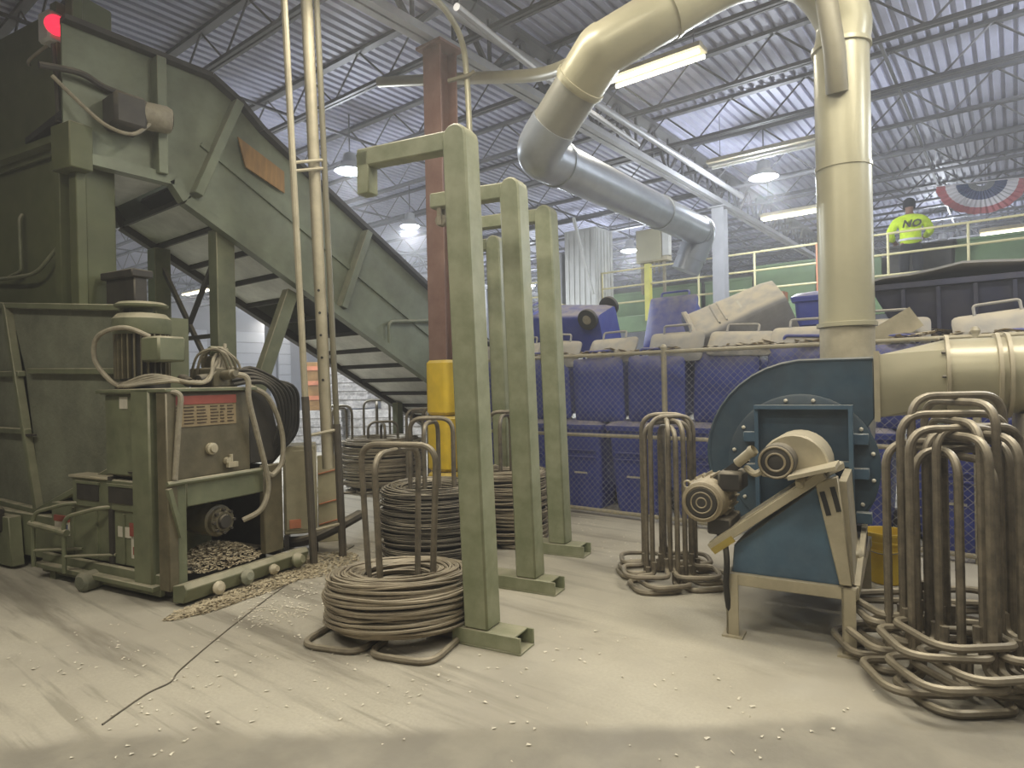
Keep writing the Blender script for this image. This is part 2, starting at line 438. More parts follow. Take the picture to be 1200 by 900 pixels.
for z0, z1 in ((0.04, 0.62), (0.63, 1.21), (1.22, 1.80)):
    g = MB(); n = len(sq)
    g.add([(p.x * .86, p.y * .86, z0) for p in sq] + [(p.x, p.y, z0 + .03) for p in sq] + [(p.x, p.y, z1 - .03) for p in sq] + [(p.x * .86, p.y * .86, z1) for p in sq],
          [(r * n + i, r * n + (i + 1) % n, (r + 1) * n + (i + 1) % n, (r + 1) * n + i) for r in range(3) for i in range(n)])
    g.build('guard_segment', YELLOW, gd)

# ------------------------------------------------------------------ ceiling lamps
def lamp(parent, kind, energy, size, color, loc, size_y=None):
    l = bpy.data.lights.new('lamp_light', kind); l.energy = energy; l.color = color
    if kind == 'AREA':
        l.size = size
        if size_y: l.shape = 'RECTANGLE'; l.size_y = size_y
        else: l.shape = 'DISK'
    else: l.shadow_soft_size = size
    o = bpy.data.objects.new('lamp_light', l); COL.objects.link(o); o.parent = parent; o.location = loc
    return o
hb_house = MB().lathe([(0.06, 0.30), (0.10, 0.28), (0.12, 0.14), (0.24, 0.03), (0.25, 0.0), (0.21, 0.0)], n=18, caps=False).mesh('bay_housing', GIRD)
hb_lens = MB().lathe([(0.02, -0.05), (0.12, -0.04), (0.20, 0.0), (0.205, 0.03)], n=18).mesh('lamp_lens', BAY_E)
hb_rod = MB().cyl((0, 0, 0.28), (0, 0, 0.75), 0.012, n=6).mesh('hanger_rod', JOIST)
def high_bay(p, label, watts=None, group='high bay lamps of the hall', down=False):
    t = thing('high_bay_lamp', label, 'lamp', p, 0, group)
    for me in (hb_house, hb_lens, hb_rod):
        o = bpy.data.objects.new(me.name, me); COL.objects.link(o); o.parent = t
        if me is hb_rod: o.scale = (1, 1, max(0.2, (CEIL - p[2] - 0.28) / 0.47 * 1.0)); o.location = (0, 0, 0.28 - 0.28 * o.scale[2])
    if down: lamp(t, 'AREA', watts or HIGH_BAY_W, 0.4, (0.86, 0.92, 1.0), (0, 0, -0.08))
    else: lamp(t, 'POINT', watts or HIGH_BAY_W, 0.22, (0.86, 0.92, 1.0), (0, 0, -0.3))
    return t
def hb_at(px, py, z, label, **k):
    v = ray(px, py); high_bay(Vector((0, 0, H)) + v * ((z - H) / v.z), label, **k)
hb_at(895, 208, 5.05, 'bright high bay lamp left of the beige vertical duct')
hb_at(410, 201, 5.05, 'bright high bay lamp glowing behind the first green frame arm', watts=130)
hb_at(738, 294, 5.05, 'bright high bay lamp left of the hanging beige box')
hb_at(620, 335, 5.05, 'distant bright high bay lamp between the second and third green posts')
for U, V, W_ in ((1.8, 9.8, 300), (2.6, 6.2, 150), (5.0, 17.0, 330), (-1.5, 21.0, 330), (-12.5, 21.5, 330), (-21, 12, 330), (-21, 22, 330), (-11.0, 5.5, 330), (-10.5, 9.8, 330)):  # lamps added, mostly out of view, to brighten roof, carts and conveyor underside
    high_bay((U, V, 5.05), 'high bay lamp added under the hall roof to fill in light', W_, down=U < -10)

fx_h = MB().b2((-0.62, -0.115, 0.0), (0.62, 0.115, 0.05)); fx_h.b2((-0.6, -0.03, 0.05), (0.6, 0.03, 0.09)); fx_h = fx_h.mesh('fixture_housing', BEIGE)
fx_t = MB().cyl((-0.6, 0, 0), (0.6, 0, 0), 0.024, n=10).mesh('fluorescent_tube', TUBE_E)
fx_u = MB().cyl((-0.6, 0, 0), (0.6, 0, 0), 0.024, n=10).mesh('fluorescent_tube', WHITE)
fx_w = MB().cyl((0, 0, 0), (0, 0, 1), 0.006, n=4).mesh('hanger_wire', JOIST)
def fluor(p, label, rz=0.0, on=True, scale=1.0, group='fluorescent ceiling lamps'):
    t = thing('fluorescent_lamp', label, 'lamp', p, rz, group)
    o = bpy.data.objects.new('fixture_housing', fx_h); COL.objects.link(o); o.parent = t; o.scale.x = scale
    for y in (-0.08, 0.08):
        o = bpy.data.objects.new('fluorescent_tube', fx_t if on else fx_u); COL.objects.link(o); o.parent = t; o.location = (0, y, -0.045); o.scale.x = scale
    for x in (-0.5, 0.5):
        o = bpy.data.objects.new('hanger_wire', fx_w); COL.objects.link(o); o.parent = t; o.location = (x * scale, 0, 0.05); o.scale.z = max(0.1, CEIL - p[2] - 0.05)
    if on: lamp(t, 'AREA', TUBE_W * scale, 1.1 * scale, (1.0, 0.945, 0.83), (0, 0, -0.12), 0.3)
    return t
def fl_at(px, py, z, label, **k):
    v = ray(px, py); return fluor(Vector((0, 0, H)) + v * ((z - H) / v.z), label, **k)
fl_at(768, 77, 5.2, 'twin tube fluorescent lamp just under the crossing beige duct', scale=.93)
fl_at(936, 248, 5.2, 'fluorescent lamp strip just left of the beige vertical duct', scale=1.3)
fl_at(905, 176, 5.2, 'unlit fluorescent strip above the high bay lamp by the duct', scale=1.7, on=False)
fl_at(1192, 268, 4.45, 'low fluorescent lamp over the sorting line at the right edge')
fl_at(232, 341, 5.2, 'fluorescent strip seen under the conveyor', scale=1.8)
fl_at(318, 372, 5.2, 'far fluorescent strip seen below the conveyor pan', scale=2.2)
fl_at(108, 312, 5.2, 'small far fluorescent strip beside the green tower')
for U, V, s in ((-0.6, 1.6, 1.9), (1.2, 4.2, 1.9), (-2.8, -0.6, 1.9), (1.5, -2.5, 1.9), (-3.4, 3.3, 1.9), (-0.4, 4.5, 1.9), (-4.2, -1.0, 1.9)):  # unseen tubes added to light the near floor, baler, conveyor side and fence
    fluor((U, V, 5.2), 'twin tube fluorescent lamp added out of view to light the near floor and machines', scale=s)

# ------------------------------------------------------------------ baler (tower, guard cage) and its hydraulic power unit
BO = fl(205, 708); BR = atan2(0.982, -0.175)
baler = thing('baler', 'big green baler with tall tower and mesh guard cage at left', 'baler', BO, BR)
TX, TY = 0.38, 1.70
b = MB(); b.prism([(TX, TY + .02), (TX, 4.4), (1.7, 4.4), (TX + .28, TY + .05)], 0.3, 5.12, 2); b.build('tower', GREEN_D, baler, bev=0.01)
for y, w_ in ((TY + 0.06, 0.12), (TY + 0.32, 0.10), (3.55, 0.12)):
    MB().b2((TX - 0.09, y - w_ / 2, 2.2), (TX - 0.001, y + w_ / 2, 5.1)).build('tower_stiffener', GREEN_D, baler, bev=0.008)
b = MB(); b.b2((TX - 0.14, TY - 0.06, 3.80), (TX - 0.002, 4.4, 3.86)); b.b2((TX - 0.05, TY - 0.06, 3.74), (TX - 0.03, 4.4, 3.80)); b.build('tower_flange', GREEN_D, baler)
MB().b2((TX - 0.20, TY - 0.12, 3.5), (TX - 0.002, TY + 0.18, 3.9)).build('corner_gusset', GREEN_D, baler, bev=0.01)
MB().tube(fillet([(TX - .03, 2.75, 3.28), (TX - .07, 2.72, 3.22), (TX - .07, 2.70, 2.72), (TX - .07, 2.95, 2.68)], .05), 0.016, 8).build('conduit', GREEN, baler)
MB().tube(spline([(TX - .06, 3.4, 2.70), (TX - .1, 2.7, 2.66), (TX - .1, 2.35, 2.68), (TX - .06, 2.1, 2.86), (TX - .03, 2.0, 2.9)]), 0.018, 8).build('conduit', GREEN, baler)
MB().tube(spline([(TX - .1, 2.1, 4.72), (TX - .15, 2.3, 4.62), (TX - .06, 2.5, 4.66)]), 0.014, 8).build('beacon_cable', HOSE, baler)
bh = MB(); bh.b2((TX - 0.16, 1.96, 4.72), (TX - 0.02, 2.14, 5.0)); bh.build('beacon_box', WHITE, baler, bev=0.02)
MB().lathe([(0.0, 0.09), (0.05, 0.075), (0.085, 0.03), (0.09, 0)], (TX - 0.10, 1.95, 4.86), (-0.3, -1, 0), 20, caps=False).build('beacon_lens', RED_E, baler, label='lit red warning lens')
# drop tube bundle below the beacon
MB().tube(spline([(TX - .1, 2.0, 4.7), (TX - .12, 1.92, 4.3), (TX - .14, 1.86, 3.95)]), 0.02, 8).build('beacon_cable', DARK, baler)
# guard cage: near face leans in towards its foot
cx = 0.10
def cg(y, z): return (cx, y, z)
tl, tr, ml, mr_, bl, br_ = (2.51, 2.354), (0.70, 2.20), (2.13, 1.74), (0.70, 1.70), (2.03, 0.50), (0.80, 0.95)
fr = []
for (p, q, w_) in ((tl, tr, .06), (tl, bl, .07), (ml, mr_, .05), (tr, br_, .05), (bl, br_, .06)):
    MB().bar(cg(*p), cg(*q), .05, w_, up=(1, 0, 0)).build('cage_bar', GREEN, baler, bev=0.006)
for poly in ([tl, tr, mr_, (2.27, 1.74)], [(2.27, 1.74), mr_, br_, bl]):
    MB().prism(poly, cx + .03, cx + .045, 0).build('cage_mesh', GREEN_MESH, baler)
# second face of the cage, turned further from the viewer
for (p, q) in (((cx, 2.51, 2.354), (0.32, 4.2, 2.5)), ((cx, 2.18, 1.20), (0.32, 4.2, 1.2)), ((cx, 2.03, 0.50), (0.32, 4.2, 0.52)), ((cx, 2.27, 1.72), (.32, 4.2, 1.76))):
    MB().bar(p, q, .06, .05).build('cage_bar', GREEN, baler, bev=0.006)
MB().add([(cx + .03, 2.51, 2.354), (.35, 4.2, 2.5), (.35, 4.2, .52), (cx + .03, 2.03, .5)], [(0, 1, 2, 3)]).build('cage_mesh', GREEN_MESH, baler)
MB().bar((.09, 2.18, 1.17), (.09, 2.05, 1.17), .03, .02).build('cage_latch', DARK, baler)
b = MB(); b.b2((cx + .06, 0.75, .45), (TX + .3, 2.1, 2.16)); b.build('cage_body', GREEN, baler)
b = MB(); b.b2((0.06, 1.72, 0.10), (1.6, 4.3, 0.48)); b.build('press_base', GREEN, baler, bev=0.01)
b = MB(); b.prism([(2.15, .03), (2.5, .03), (2.75, .3), (2.6, .46), (2.2, .46)], -.06, .04, 0); b.build('base_bracket', GREEN, baler, bev=0.006)
b = MB(); b.b2((-.09, 2.55, .30), (-.065, 2.8, .44)); b.build('warning_label', LABEL_W, baler)
b = MB(); b.b2((0.5, 1.22, 2.15), (0.62, TY - .05, 2.58)); b.b2((0.46, 1.19, 2.55), (0.66, TY - .03, 2.62)); b.build('dark_control_box', DARK, baler, bev=0.01, label='dark steel box behind the cage')
b = MB(); [b.lathe([(.03, 0), (.05, .02), (.05, .08), (.03, .1)], (-.08, 2.30, .5 - i * .045), (0, 1, 0), 10) for i in range(4)]; b.build('chain', DARK, baler)

pu = thing('hydraulic_power_unit', 'oily green hydraulic power unit with tank, motor and hoses', 'machine', BO, BR)
# corner posts, base channel, feet
MB().b2((-.06, .17, .10), (.05, .39, 1.56)).build('corner_post', GREEN, pu, bev=0.012)
MB().b2((-.05, -.02, .10), (.03, .10, 1.53)).build('corner_post', TANK, pu, bev=0.008, label='brown oily corner post')
b = MB(); b.b2((-.09, .12, .09), (.06, 1.72, .13)); b.b2((-.03, .12, .04), (.01, 1.72, .20)); b.build('base_channel', GREEN, pu, bev=0.006)
MB().b2((.05, .10, .02), (.9, 1.70, .20)).build('base_skid', DARK, pu)
MB().lathe([(.05, 0), (.075, .02), (.075, .16), (.05, .18)], (-.16, .92, .076), (1, .15, 0), 18).build('roller_foot', GREEN_MESH, pu)
MB().b2((-.04, 1.5, 0), (.06, 1.58, .1)).build('foot', GREEN, pu)
# left side: cabinet, step box, panel
MB().b2((-.01, .39, .90), (.03, .80, 1.52)).build('side_cabinet', GREEN, pu, bev=0.01)
MB().b2((-.02, .36, 1.52), (.5, .86, 1.56)).build('cabinet_lid', GREEN, pu, bev=0.008)
b = MB(); b.b2((-.016, .50, 1.41), (-.01, .60, 1.50)); b.build('warning_label', LABEL_W, pu)
b = MB(); b.b2((-.012, .395, 1.35), (0, .46, 1.39)); b.bar((-.012, .44, 1.37), (-.012, .36, 1.20), .012, .02, up=(1, 0, 0)); b.bar((-.012, .50, .93), (-.012, .40, .93), .012, .02, up=(1, 0, 0)); b.build('cabinet_latch', DARK, pu)
MB().b2((.0, .39, .62), (.5, 1.30, .86)).build('step_box', GREEN, pu, bev=0.01)
MB().b2((-.02, .80, .855), (.5, 1.32, .875)).build('step_plate', BEIGE, pu, bev=0.004)
for y0, y1 in ((.92, 1.22), (.46, .78)):
    MB().b2((-.008, y0, .68), (.0, y1, .81)).build('vent_opening', DARK, pu)
    b = MB(); b.b2((-.016, y0 - .02, .81), (.0, y1 + .02, .83)); b.build('vent_hood', GREEN, pu)
MB().b2((.02, .39, .20), (.6, 1.66, .62)).build('lower_panel', GREEN, pu, bev=0.006)
for y in (.62, .98, 1.32): MB().b2((.008, y - .012, .22), (.02, y + .012, .60)).build('panel_rib', GREEN, pu)
b = MB(); b.b2((.012, .50, .42), (.019, .70, .50)); b.b2((.012, .43, .27), (.019, .53, .50)); b.build('warning_label', LABEL_W, pu)
b = MB(); b.b2((.006, .47, .44), (.012, .54, .54)); b.b2((.006, .45, .30), (.0118, .50, .36)); b.build('label_mark', LABEL_R, pu)
b = MB(); b.b2((.012, 1.38, .36), (.019, 1.60, .47)); b.build('warning_label', LABEL_W, pu)
MB().b2((.006, 1.38, .47), (.019, 1.60, .52)).build('label_mark', LABEL_R, pu); MB().b2((.006, 1.40, .37), (.0118, 1.47, .45)).build('label_mark', LABEL_B, pu)
for y, y2 in ((1.62, 1.30), (1.16, .84)):
    MB().tube(fillet([(-.14, y, .12), (-.14, y, .56), (-.06, y2, .64), (.01, y2 - .05, .64)], .09, 5), .017, 8).build('grab_rail', GREEN, pu)
    MB().tube([(-.14, y, .25), (.02, y - .42, .27)], .013, 8).build('rail_rung', GREEN, pu)
MB().tube([(-.14, 1.66, .47), (-.14, 1.12, .44)], .026, 10).build('rail_crossbar', GREEN, pu)
# right side: tank over the pump bay
MB().b2((.03, .02, .88), (.70, .80, 1.53)).build('oil_tank', TANK, pu, bev=0.012)
b = MB(); b.b2((-.06, -.03, 1.53), (.74, .84, 1.56)); b.build('tank_lid', GREEN, pu, bev=0.006)
MB().b2((.02, .012, 1.27), (.56, .02, 1.50)).build('data_plate', LABEL_T, pu, label='tan instruction plate with red heading')
MB().b2((.02, .006, 1.435), (.56, .013, 1.50)).build('plate_heading', LABEL_R, pu)
b = MB()
for i in range(6):
    z = 1.41 - i * .024
    for x0, x1 in ((.035, .09), (.11, .20), (.215, .30), (.33, .40), (.415, .46), (.48, .54)):
        b.b2((x0, .008, z), (x1 - RND.random() * .02, .013, z + .009))
b.build('plate_lettering', INK, pu, kind='stuff')
MB().lathe([(.045, 0), (.045, .03), (.03, .035), (.028, .05)], (.33, .02, 1.09), (0, -1, 0), 16).build('filler_cap', BEIGE, pu)
b = MB(); b.lathe([(.03, 0), (.03, .04)], (.47, .02, .98), (0, -1, 0), 10); b.b2((.45, -.03, .93), (.54, .0, .97)); b.cyl((.49, -.01, .97), (.49, -.01, 1.03), .014, n=8); b.build('drain_valve', BEIGE, pu)
MB().tube([(-.06, -.03, .875), (.78, -.03, .875)], .018, 8).build('tank_rail', GREEN, pu)
MB().tube(fillet([(-.03, .0, 1.54), (.05, -.05, 1.52), (.03, -.04, 1.3), (.0, -.03, .9)], .05), .02, 8).build('tank_conduit', HOSE, pu)
b = MB(); b.b2((-.04, 0, .10), (.11, .05, .87)); b.build('bay_jamb', GREEN, pu, bev=0.008)
MB().b2((.11, 0, .68), (.82, .05, .87)).build('bay_header', GREEN, pu, bev=0.008)
MB().b2((.80, -.01, .16), (1.0, .05, .90)).build('bay_jamb', TANK, pu, bev=0.008, label='brown rusty jamb')
MB().bar((-.05, -.03, .84), (.04, -.03, .48), .03, .04).build('brace_strap', GREEN, pu)
b = MB(); b.b2((.0, .75, .1), (1.0, .80, .88)); b.b2((.98, .05, .1), (1.02, .8, .88)); b.build('bay_back', DARK, pu)
b = MB(); b.lathe([(.0, 0), (.075, .0), (.08, .02), (.105, .02), (.105, .06), (.125, .07), (.125, .42), (.09, .46)], (.47, .06, .50), (0, 1, 0), 22, caps=False)
b.build('pump_motor', TANK, pu); b = MB(); b.lathe([(.05, -.02), (.055, 0), (.06, 0)], (.47, .055, .50), (0, 1, 0), 16)
for i in range(8): a = i * pi / 4; b.cyl((.47 + .09 * cos(a), .05, .5 + .09 * sin(a)), (.47 + .09 * cos(a), .10, .5 + .09 * sin(a)), .012, n=6)
b.build('motor_cap', DARK, pu)
# front pan and kick skirt
b = MB(); b.prism([(-.02, .02), (-.14, .03), (-.18, .13), (-.15, .17), (-.02, .14)], -.03, 1.12, 0); b.build('front_pan', GREEN, pu, bev=0.006)
for i in range(4):
    x = .22 + i * .25; r_ = (.05, .062, .045, .066)[i]; MB().lathe([(.02, 0), (r_ * .9, .01), (r_, .03), (r_ * .5, .05 + .01 * i)], (x, -.17, .075 + .012 * (i % 2)), (.1 * i - .1, -1, .25), 11).build('pan_bolt_cover', (BEIGE, GREEN_MESH, BEIGE, GREEN)[i], pu)
# side shroud right of the tank
b = MB(); b.prism([(.72, .92), (.98, .92), (1.03, 1.15), (.97, 1.38), (.84, 1.54), (.72, 1.56)], .06, .7, 1); b.build('side_shroud', DARK, pu, bev=0.01)
# vertical electric motor with fan cowl
mx_, my_ = .15, .56
b = MB(); b.lathe([(.19, 1.56), (.19, 1.60), (.155, 1.62), (.155, 2.02)], (mx_, my_, 0), n=24); b.build('motor_body', DARK, pu)
for i in range(26):
    a = 2 * pi * i / 26
    if i == 0: fin0 = MB().b2((.15, -.006, 1.64), (.195, .006, 2.0)).build('motor_fin', TANK, pu); fin0.location = (mx_, my_, 0)
    else: instance(fin0, pu, (mx_, my_, 0), (0, 0, a))
b = MB(); b.lathe([(.20, 1.98), (.21, 2.0), (.205, 2.10), (.17, 2.14), (.10, 2.15)], (mx_, my_, 0), n=28); b.build('fan_cowl', GREEN, pu)
b = MB(); b.lathe([(.15, 2.19), (.185, 2.195), (.19, 2.21), (.16, 2.23), (.05, 2.24)], (mx_, my_, 0), n=28); b.lathe([(.08, 2.14), (.08, 2.2)], (mx_, my_, 0), n=12); b.build('rain_cap', GREEN, pu)
MB().b2((.02, .16, 1.76), (.24, .38, 1.95)).build('terminal_box', GREEN, pu, bev=0.015)
MB().tube(spline([(.06, .32, 1.95), (-.06, .45, 2.02), (-.13, .66, 1.96), (-.12, .72, 1.78), (-.06, .62, 1.62), (.0, .55, 1.57)]), .018, 8).build('motor_conduit', HOSE, pu)
# valves, fittings and hoses on the tank
b = MB(); b.b2((.50, .20, 1.56), (.72, .50, 1.72)); b.b2((.56, .26, 1.72), (.68, .44, 1.82)); b.build('valve_manifold', TANK, pu, bev=0.01)
for i, (x, y, z) in enumerate(((.44, .22, 1.63), (.60, .14, 1.66), (.62, .30, 1.86), (.78, .36, 1.70), (.40, .40, 1.62))):
    b = MB(); b.lathe([(.035, -.07), (.04, -.06), (.04, .05), (.028, .06), (.028, .09)], (x, y, z), ((1, .2, .1), (0, -1, .1), (1, 0, 0), (1, -.3, 0), (.2, 1, .3))[i], 12); b.build('valve_body', (DARK, TANK, GREEN, HOSE, DARK)[i], pu)
for i in range(7):
    o_ = i * .03; k_ = i * .062
    MB().tube(spline([(.66 + .01 * i, .16 + o_, 1.58 + .035 * (i % 4)), (.84, .06 + o_, 1.60 + .03 * (i % 5)), (.96 + k_, .03 + o_, 1.50 + .01 * i), (1.02 + k_, .03 + o_, 1.30), (.98 + k_, .06 + o_, 1.08), (.92 + .03 * i, .16 + o_, .86 - .03 * (i % 3))]), .017, 8).build('hydraulic_hose', BLACK, pu)
MB().tube(spline([(.56, -.02, 1.66), (.62, -.06, 1.62), (.62, -.07, 1.45), (.70, -.07, 1.15), (.78, -.06, .88), (.80, -.06, .70), (.73, -.05, .55), (.62, .03, .48)]), .022, 8).build('pressure_hose', HOSE, pu)
MB().tube(spline([(.70, .02, 1.56), (.86, -.02, 1.46), (.98, -.03, 1.18), (.97, -.04, .92), (.86, -.05, .82), (.80, -.06, .84)]), .022, 8).build('pressure_hose', HOSE, pu)
for i in range(5):
    y = .1 + i * .07
    MB().tube(spline([(-.05, .55 - i * .03, 1.58), (.05 + .02 * i, .3 - i * .03, 1.66 - .012 * i), (.25, .12 + i * .02, 1.60), (.42, .14 + i * .03, 1.62), (.52 + .02 * i, .22, 1.78 - .03 * i), (.60 + .02 * i, .28, 1.84 + .02 * i - .05 * (i % 2))]), .014, 8).build('control_cable', HOSE, pu)
for i in range(4):
    MB().tube(spline([(.45 + .05 * i, .42, 1.6), (.44 + .05 * i, .30, 1.82 + .02 * i), (.56 + .05 * i, .20, 1.86 - .02 * i), (.66 + .04 * i, .2, 1.66)]), .011, 6).build('control_cable', (TANK, HOSE)[i % 2], pu)

def flakes(name, spots, m, size=(0.012, 0.05), tilt=.28):
    b = MB()
    for p, n, sx, sy, rz, hmax in spots:
        for i in range(n):
            r_ = sqrt(RND.random()); a = RND.random() * 2 * pi
            x, y = r_ * cos(a) * sx, r_ * sin(a) * sy
            z = max(0.0, hmax * (1 - r_ ** 1.3)) * RND.random() ** .35 + .004
            q = Vector((p[0] + x * cos(rz) - y * sin(rz), p[1] + x * sin(rz) + y * cos(rz), p[2] + z))
            R_ = Euler((RND.uniform(-tilt, tilt), RND.uniform(-tilt, tilt), RND.random() * 6)).to_matrix()
            w_, h_ = RND.uniform(*size), RND.uniform(*size) * .6
            b.add([q + R_ @ Vector(v) for v in ((-w_, -h_, 0), (w_, -h_ * .8, .003), (w_ * .9, h_, 0), (-w_, h_, .004))], [(0, 1, 2, 3)])
    return b.build(name, m, smooth=False, kind='stuff')
def bw(x, y, z=0.0):
    v = Matrix.Rotation(BR, 3, 'Z') @ Vector((x, y, z)); return BO + v
tag(flakes('shredded_paper', [(bw(.5, .25, .16), 2600, .42, .32, BR, .16), (bw(.5, -.26, 0), 2200, .75, .16, BR, .02), (bw(1.15, -.2, 0), 1300, .45, .34, BR, .008), (bw(.1, -.3, 0), 900, .22, .1, BR, .03)], PAPER, (.005, .02)),
    'shredded paper piled in the pump bay and along the front pan', 'paper scraps')

# beige cabinet and striped board behind the power unit
cab = thing('beige_cabinet', 'dull beige steel cabinet behind the upright pipes, orange mark at foot', 'cabinet', at(-2.05, 6.15), YAW + .3)
MB().b2((-.15, -.2, .18), (.15, .2, 1.0)).build('cabinet_body', CABM, cab, bev=0.012)
MB().b2((-.13, -.212, .22), (.13, -.2, .96)).build('cabinet_door', CABM, cab, bev=0.006)
b = MB(); b.b2((-.15, -.2, 0), (-.11, .2, .18)); b.b2((.11, -.2, 0), (.15, .2, .18)); b.build('cabinet_leg', DARK, cab)
MB().b2((-.10, -.22, .24), (.0, -.212, .32)).build('orange_mark', ORANGE, cab)
sb = thing('striped_board', 'tall beige board with orange stripes between the upright pipes', 'board', at(-1.86, 6.4), YAW + .25)
MB().b2((-.10, -.02, 0), (.10, .02, .86)).build('board_panel', CABM, sb, bev=0.006)
for z in (.70, .40, .2): MB().bar((-.09, -.024, z - .02), (.09, -.024, z + .02), .008, .03, up=(0, 1, 0)).build('orange_stripe', ORANGE, sb)
tag(MB().tube(spline([at(-2.3, 6.2, .05), at(-1.95, 5.95, .12), at(-1.7, 5.9, .22), at(-1.5, 6.2, .3)]), .05, 10).build('drain_hose', DARK), 'thick dark hose on the floor behind the upright pipes', 'hose')

# upright pipe frame
uf = thing('upright_pipe_frame', 'tall dusty steel upright pipes with cross rungs, left of the conveyor foot', 'frame', at(-1.66, 5.68), 0)
UO = at(-1.66, 5.68)
def up_(v): return Vector(v) - UO
pa0, pa1 = fl(368, 661), pt(333, 0, 5.5)
pb0, pb1 = fl(402, 652), pt(371, 0, 5.75)
ext = lambda a, b_: a + (b_ - a) * 1.06
MB().tube([up_(pa0), up_(ext(pa0, pa1))], .028, 10).build('upright_pipe', BEIGE, uf)
MB().tube([up_(pa0), up_(pa0 + (pa1 - pa0) * .30)], .033, 10).build('pipe_shade', PIPE_D, uf, label='lower length darkened as shade')  # shade on the lower pipe, put in as a darker tube
MB().tube([up_(pb0), up_(pb0 + (pb1 - pb0) * .24)], .034, 10).build('pipe_shade', PIPE_D, uf, label='lower length darkened as shade')
pc0 = pb0 + (pb1 - pb0) * .20
MB().tube([up_(pb0), up_(ext(pb0, pb1))], .026, 10).build('upright_pipe', DBEIGE, uf)
off = RIGHT * -.09
MB().tube([up_(pc0 + off + Vector((0, 0, -.2))), up_(ext(pb0, pb1) + off)], .052, 12).build('sleeve_pipe', BEIGE, uf)
for t in (.32, .36, .40, .44, .48):
    c = up_(pb0 + (pb1 - pb0) * t + off - FWD * .05); MB().lathe([(.012, 0), (.012, .006)], c, -FWD, 10).build('pin_hole', BLACK, uf)
for t in (.06, .23, .70, .715):
    a, b_ = pa0 + (pa1 - pa0) * t, pb0 + (pb1 - pb0) * t
    MB().tube([up_(a), up_(b_)], .014, 8).build('cross_rung', BEIGE, uf)

# ------------------------------------------------------------------ inclined feed conveyor
CU = -6.5
cv = thing('feed_conveyor', 'long green inclined feed conveyor rising to the baler tower', 'conveyor', (CU, 2.0, 0))
def cvp(V, z): return (V - 2.0, z)
side = [cvp(2.0, 3.62), cvp(2.9, 3.60), cvp(3.02, 3.43), cvp(6.57, 1.50), cvp(8.8, .28), cvp(9.9, .28), cvp(9.9, .85), cvp(6.61, 2.76), cvp(3.86, 4.38), cvp(3.60, 4.60), cvp(3.3, 4.76), cvp(2.0, 4.80)]
WC = 1.5
MB().prism(side, -.03, 0, 0).build('near_side_plate', GREEN_C, cv)
MB().prism(side, -WC, -WC + .03, 0).build('far_side_plate', GREEN_C, cv)
def flange(name, pts, x0, x1, th, m):
    for p, q in zip(pts[:-1], pts[1:]):
        o = MB(); p_, q_ = Vector((0, p[0], p[1])), Vector((0, q[0], q[1]))
        o.bar((( x0 + x1) / 2, p_.y, p_.z), ((x0 + x1) / 2, q_.y, q_.z), abs(x1 - x0), th); o.build(name, m, cv)
top = [cvp(2.0, 4.80), cvp(3.3, 4.76), cvp(3.60, 4.60), cvp(3.86, 4.38), cvp(6.61, 2.76), cvp(9.9, .85)]
bot = [cvp(2.0, 3.62), cvp(2.9, 3.60), cvp(3.02, 3.43), cvp(6.57, 1.50), cvp(8.8, .28)]
flange('top_flange', top, -.04, .10, .05, DARK)
flange('bottom_flange', bot, -.04, .08, .10, GREEN_C)
flange('bottom_flange', bot, -WC - .06, -WC + .05, .10, DARK)
flange('seam_strip', [cvp(3.2, 4.05), cvp(6.6, 2.12), cvp(9.2, .62)], 0, .025, .05, GREEN_C)
def stiff(p, q, w_, name='stiffener'):
    MB().bar((.045, p[0] - 2, p[1]), (.045, q[0] - 2, q[1]), .09, w_, up=(1, 0, 0)).build(name, GREEN_C, cv, bev=0.006)
stiff((2.78, 4.74), (2.78, 3.62), .17); stiff((3.58, 4.58), (3.12, 3.5), .15); stiff((5.28, 3.50), (4.86, 2.50), .15); stiff((7.3, 2.3), (6.95, 1.4), .14)
for i in range(15):       # bottom pans, lit from below, with a gap where the return belt shows
    if i in (4, 5): continue
    a = .0 + i / 15; b_ = (i + 1) / 15
    A, B_ = Vector((3.02, 3.47)), Vector((8.6, .43)); p, q = A + (B_ - A) * (a + .004), A + (B_ - A) * (b_ - .004)
    MB().bar((-WC / 2, p.x - 2, p.y), (-WC / 2, q.x - 2, q.y), WC - .1, .02).build('bottom_pan', PAN, cv)
MB().b2((-WC + .05, .35, 3.63), (-.05, .95, 3.65)).build('bottom_pan', PAN, cv)
for i in range(16):
    A, B_ = Vector((3.02, 3.44)), Vector((8.6, .40)); p = A + (B_ - A) * (i / 15)
    MB().bar((-WC + .04, p.x - 2, p.y), (-.04, p.x - 2, p.y), .03, .05).build('cross_member', DARK, cv)
A, B_ = Vector((2.1, 3.95)), Vector((3.3, 3.95))
b = MB(); b.bar((-WC / 2, 1.2, 3.75), (-WC / 2, 7.2, .60), WC - .12, .05); b.bar((-WC / 2, 0, 4.0), (-WC / 2, 1.1, 4.0), WC - .12, .06); b.build('belt', BLACK, cv)
MB().b2((-.21, 1.36, 0), (-.03, 1.56, 3.22)).build('support_leg', GREEN, cv, bev=0.008)
MB().b2((-WC + .0, 1.28, 0), (-WC + .2, 1.46, 3.2)).build('support_leg', GREEN, cv, bev=0.008)
MB().bar((-.12, 2.28, 2.66), (-.12, 1.25, 0.02), .12, .15, up=(0, 1, 0)).build('support_brace', GREEN, cv, bev=0.008)
MB().bar((-.12, 5.0, 1.26), (-.12, 5.0, 0.0), .12, .12).build('support_leg', GREEN, cv, bev=0.006)
MB().bar((-WC + .12, 5.0, 1.26), (-WC + .12, 5.0, 0.0), .12, .12).build('support_leg', GREEN, cv, bev=0.006)
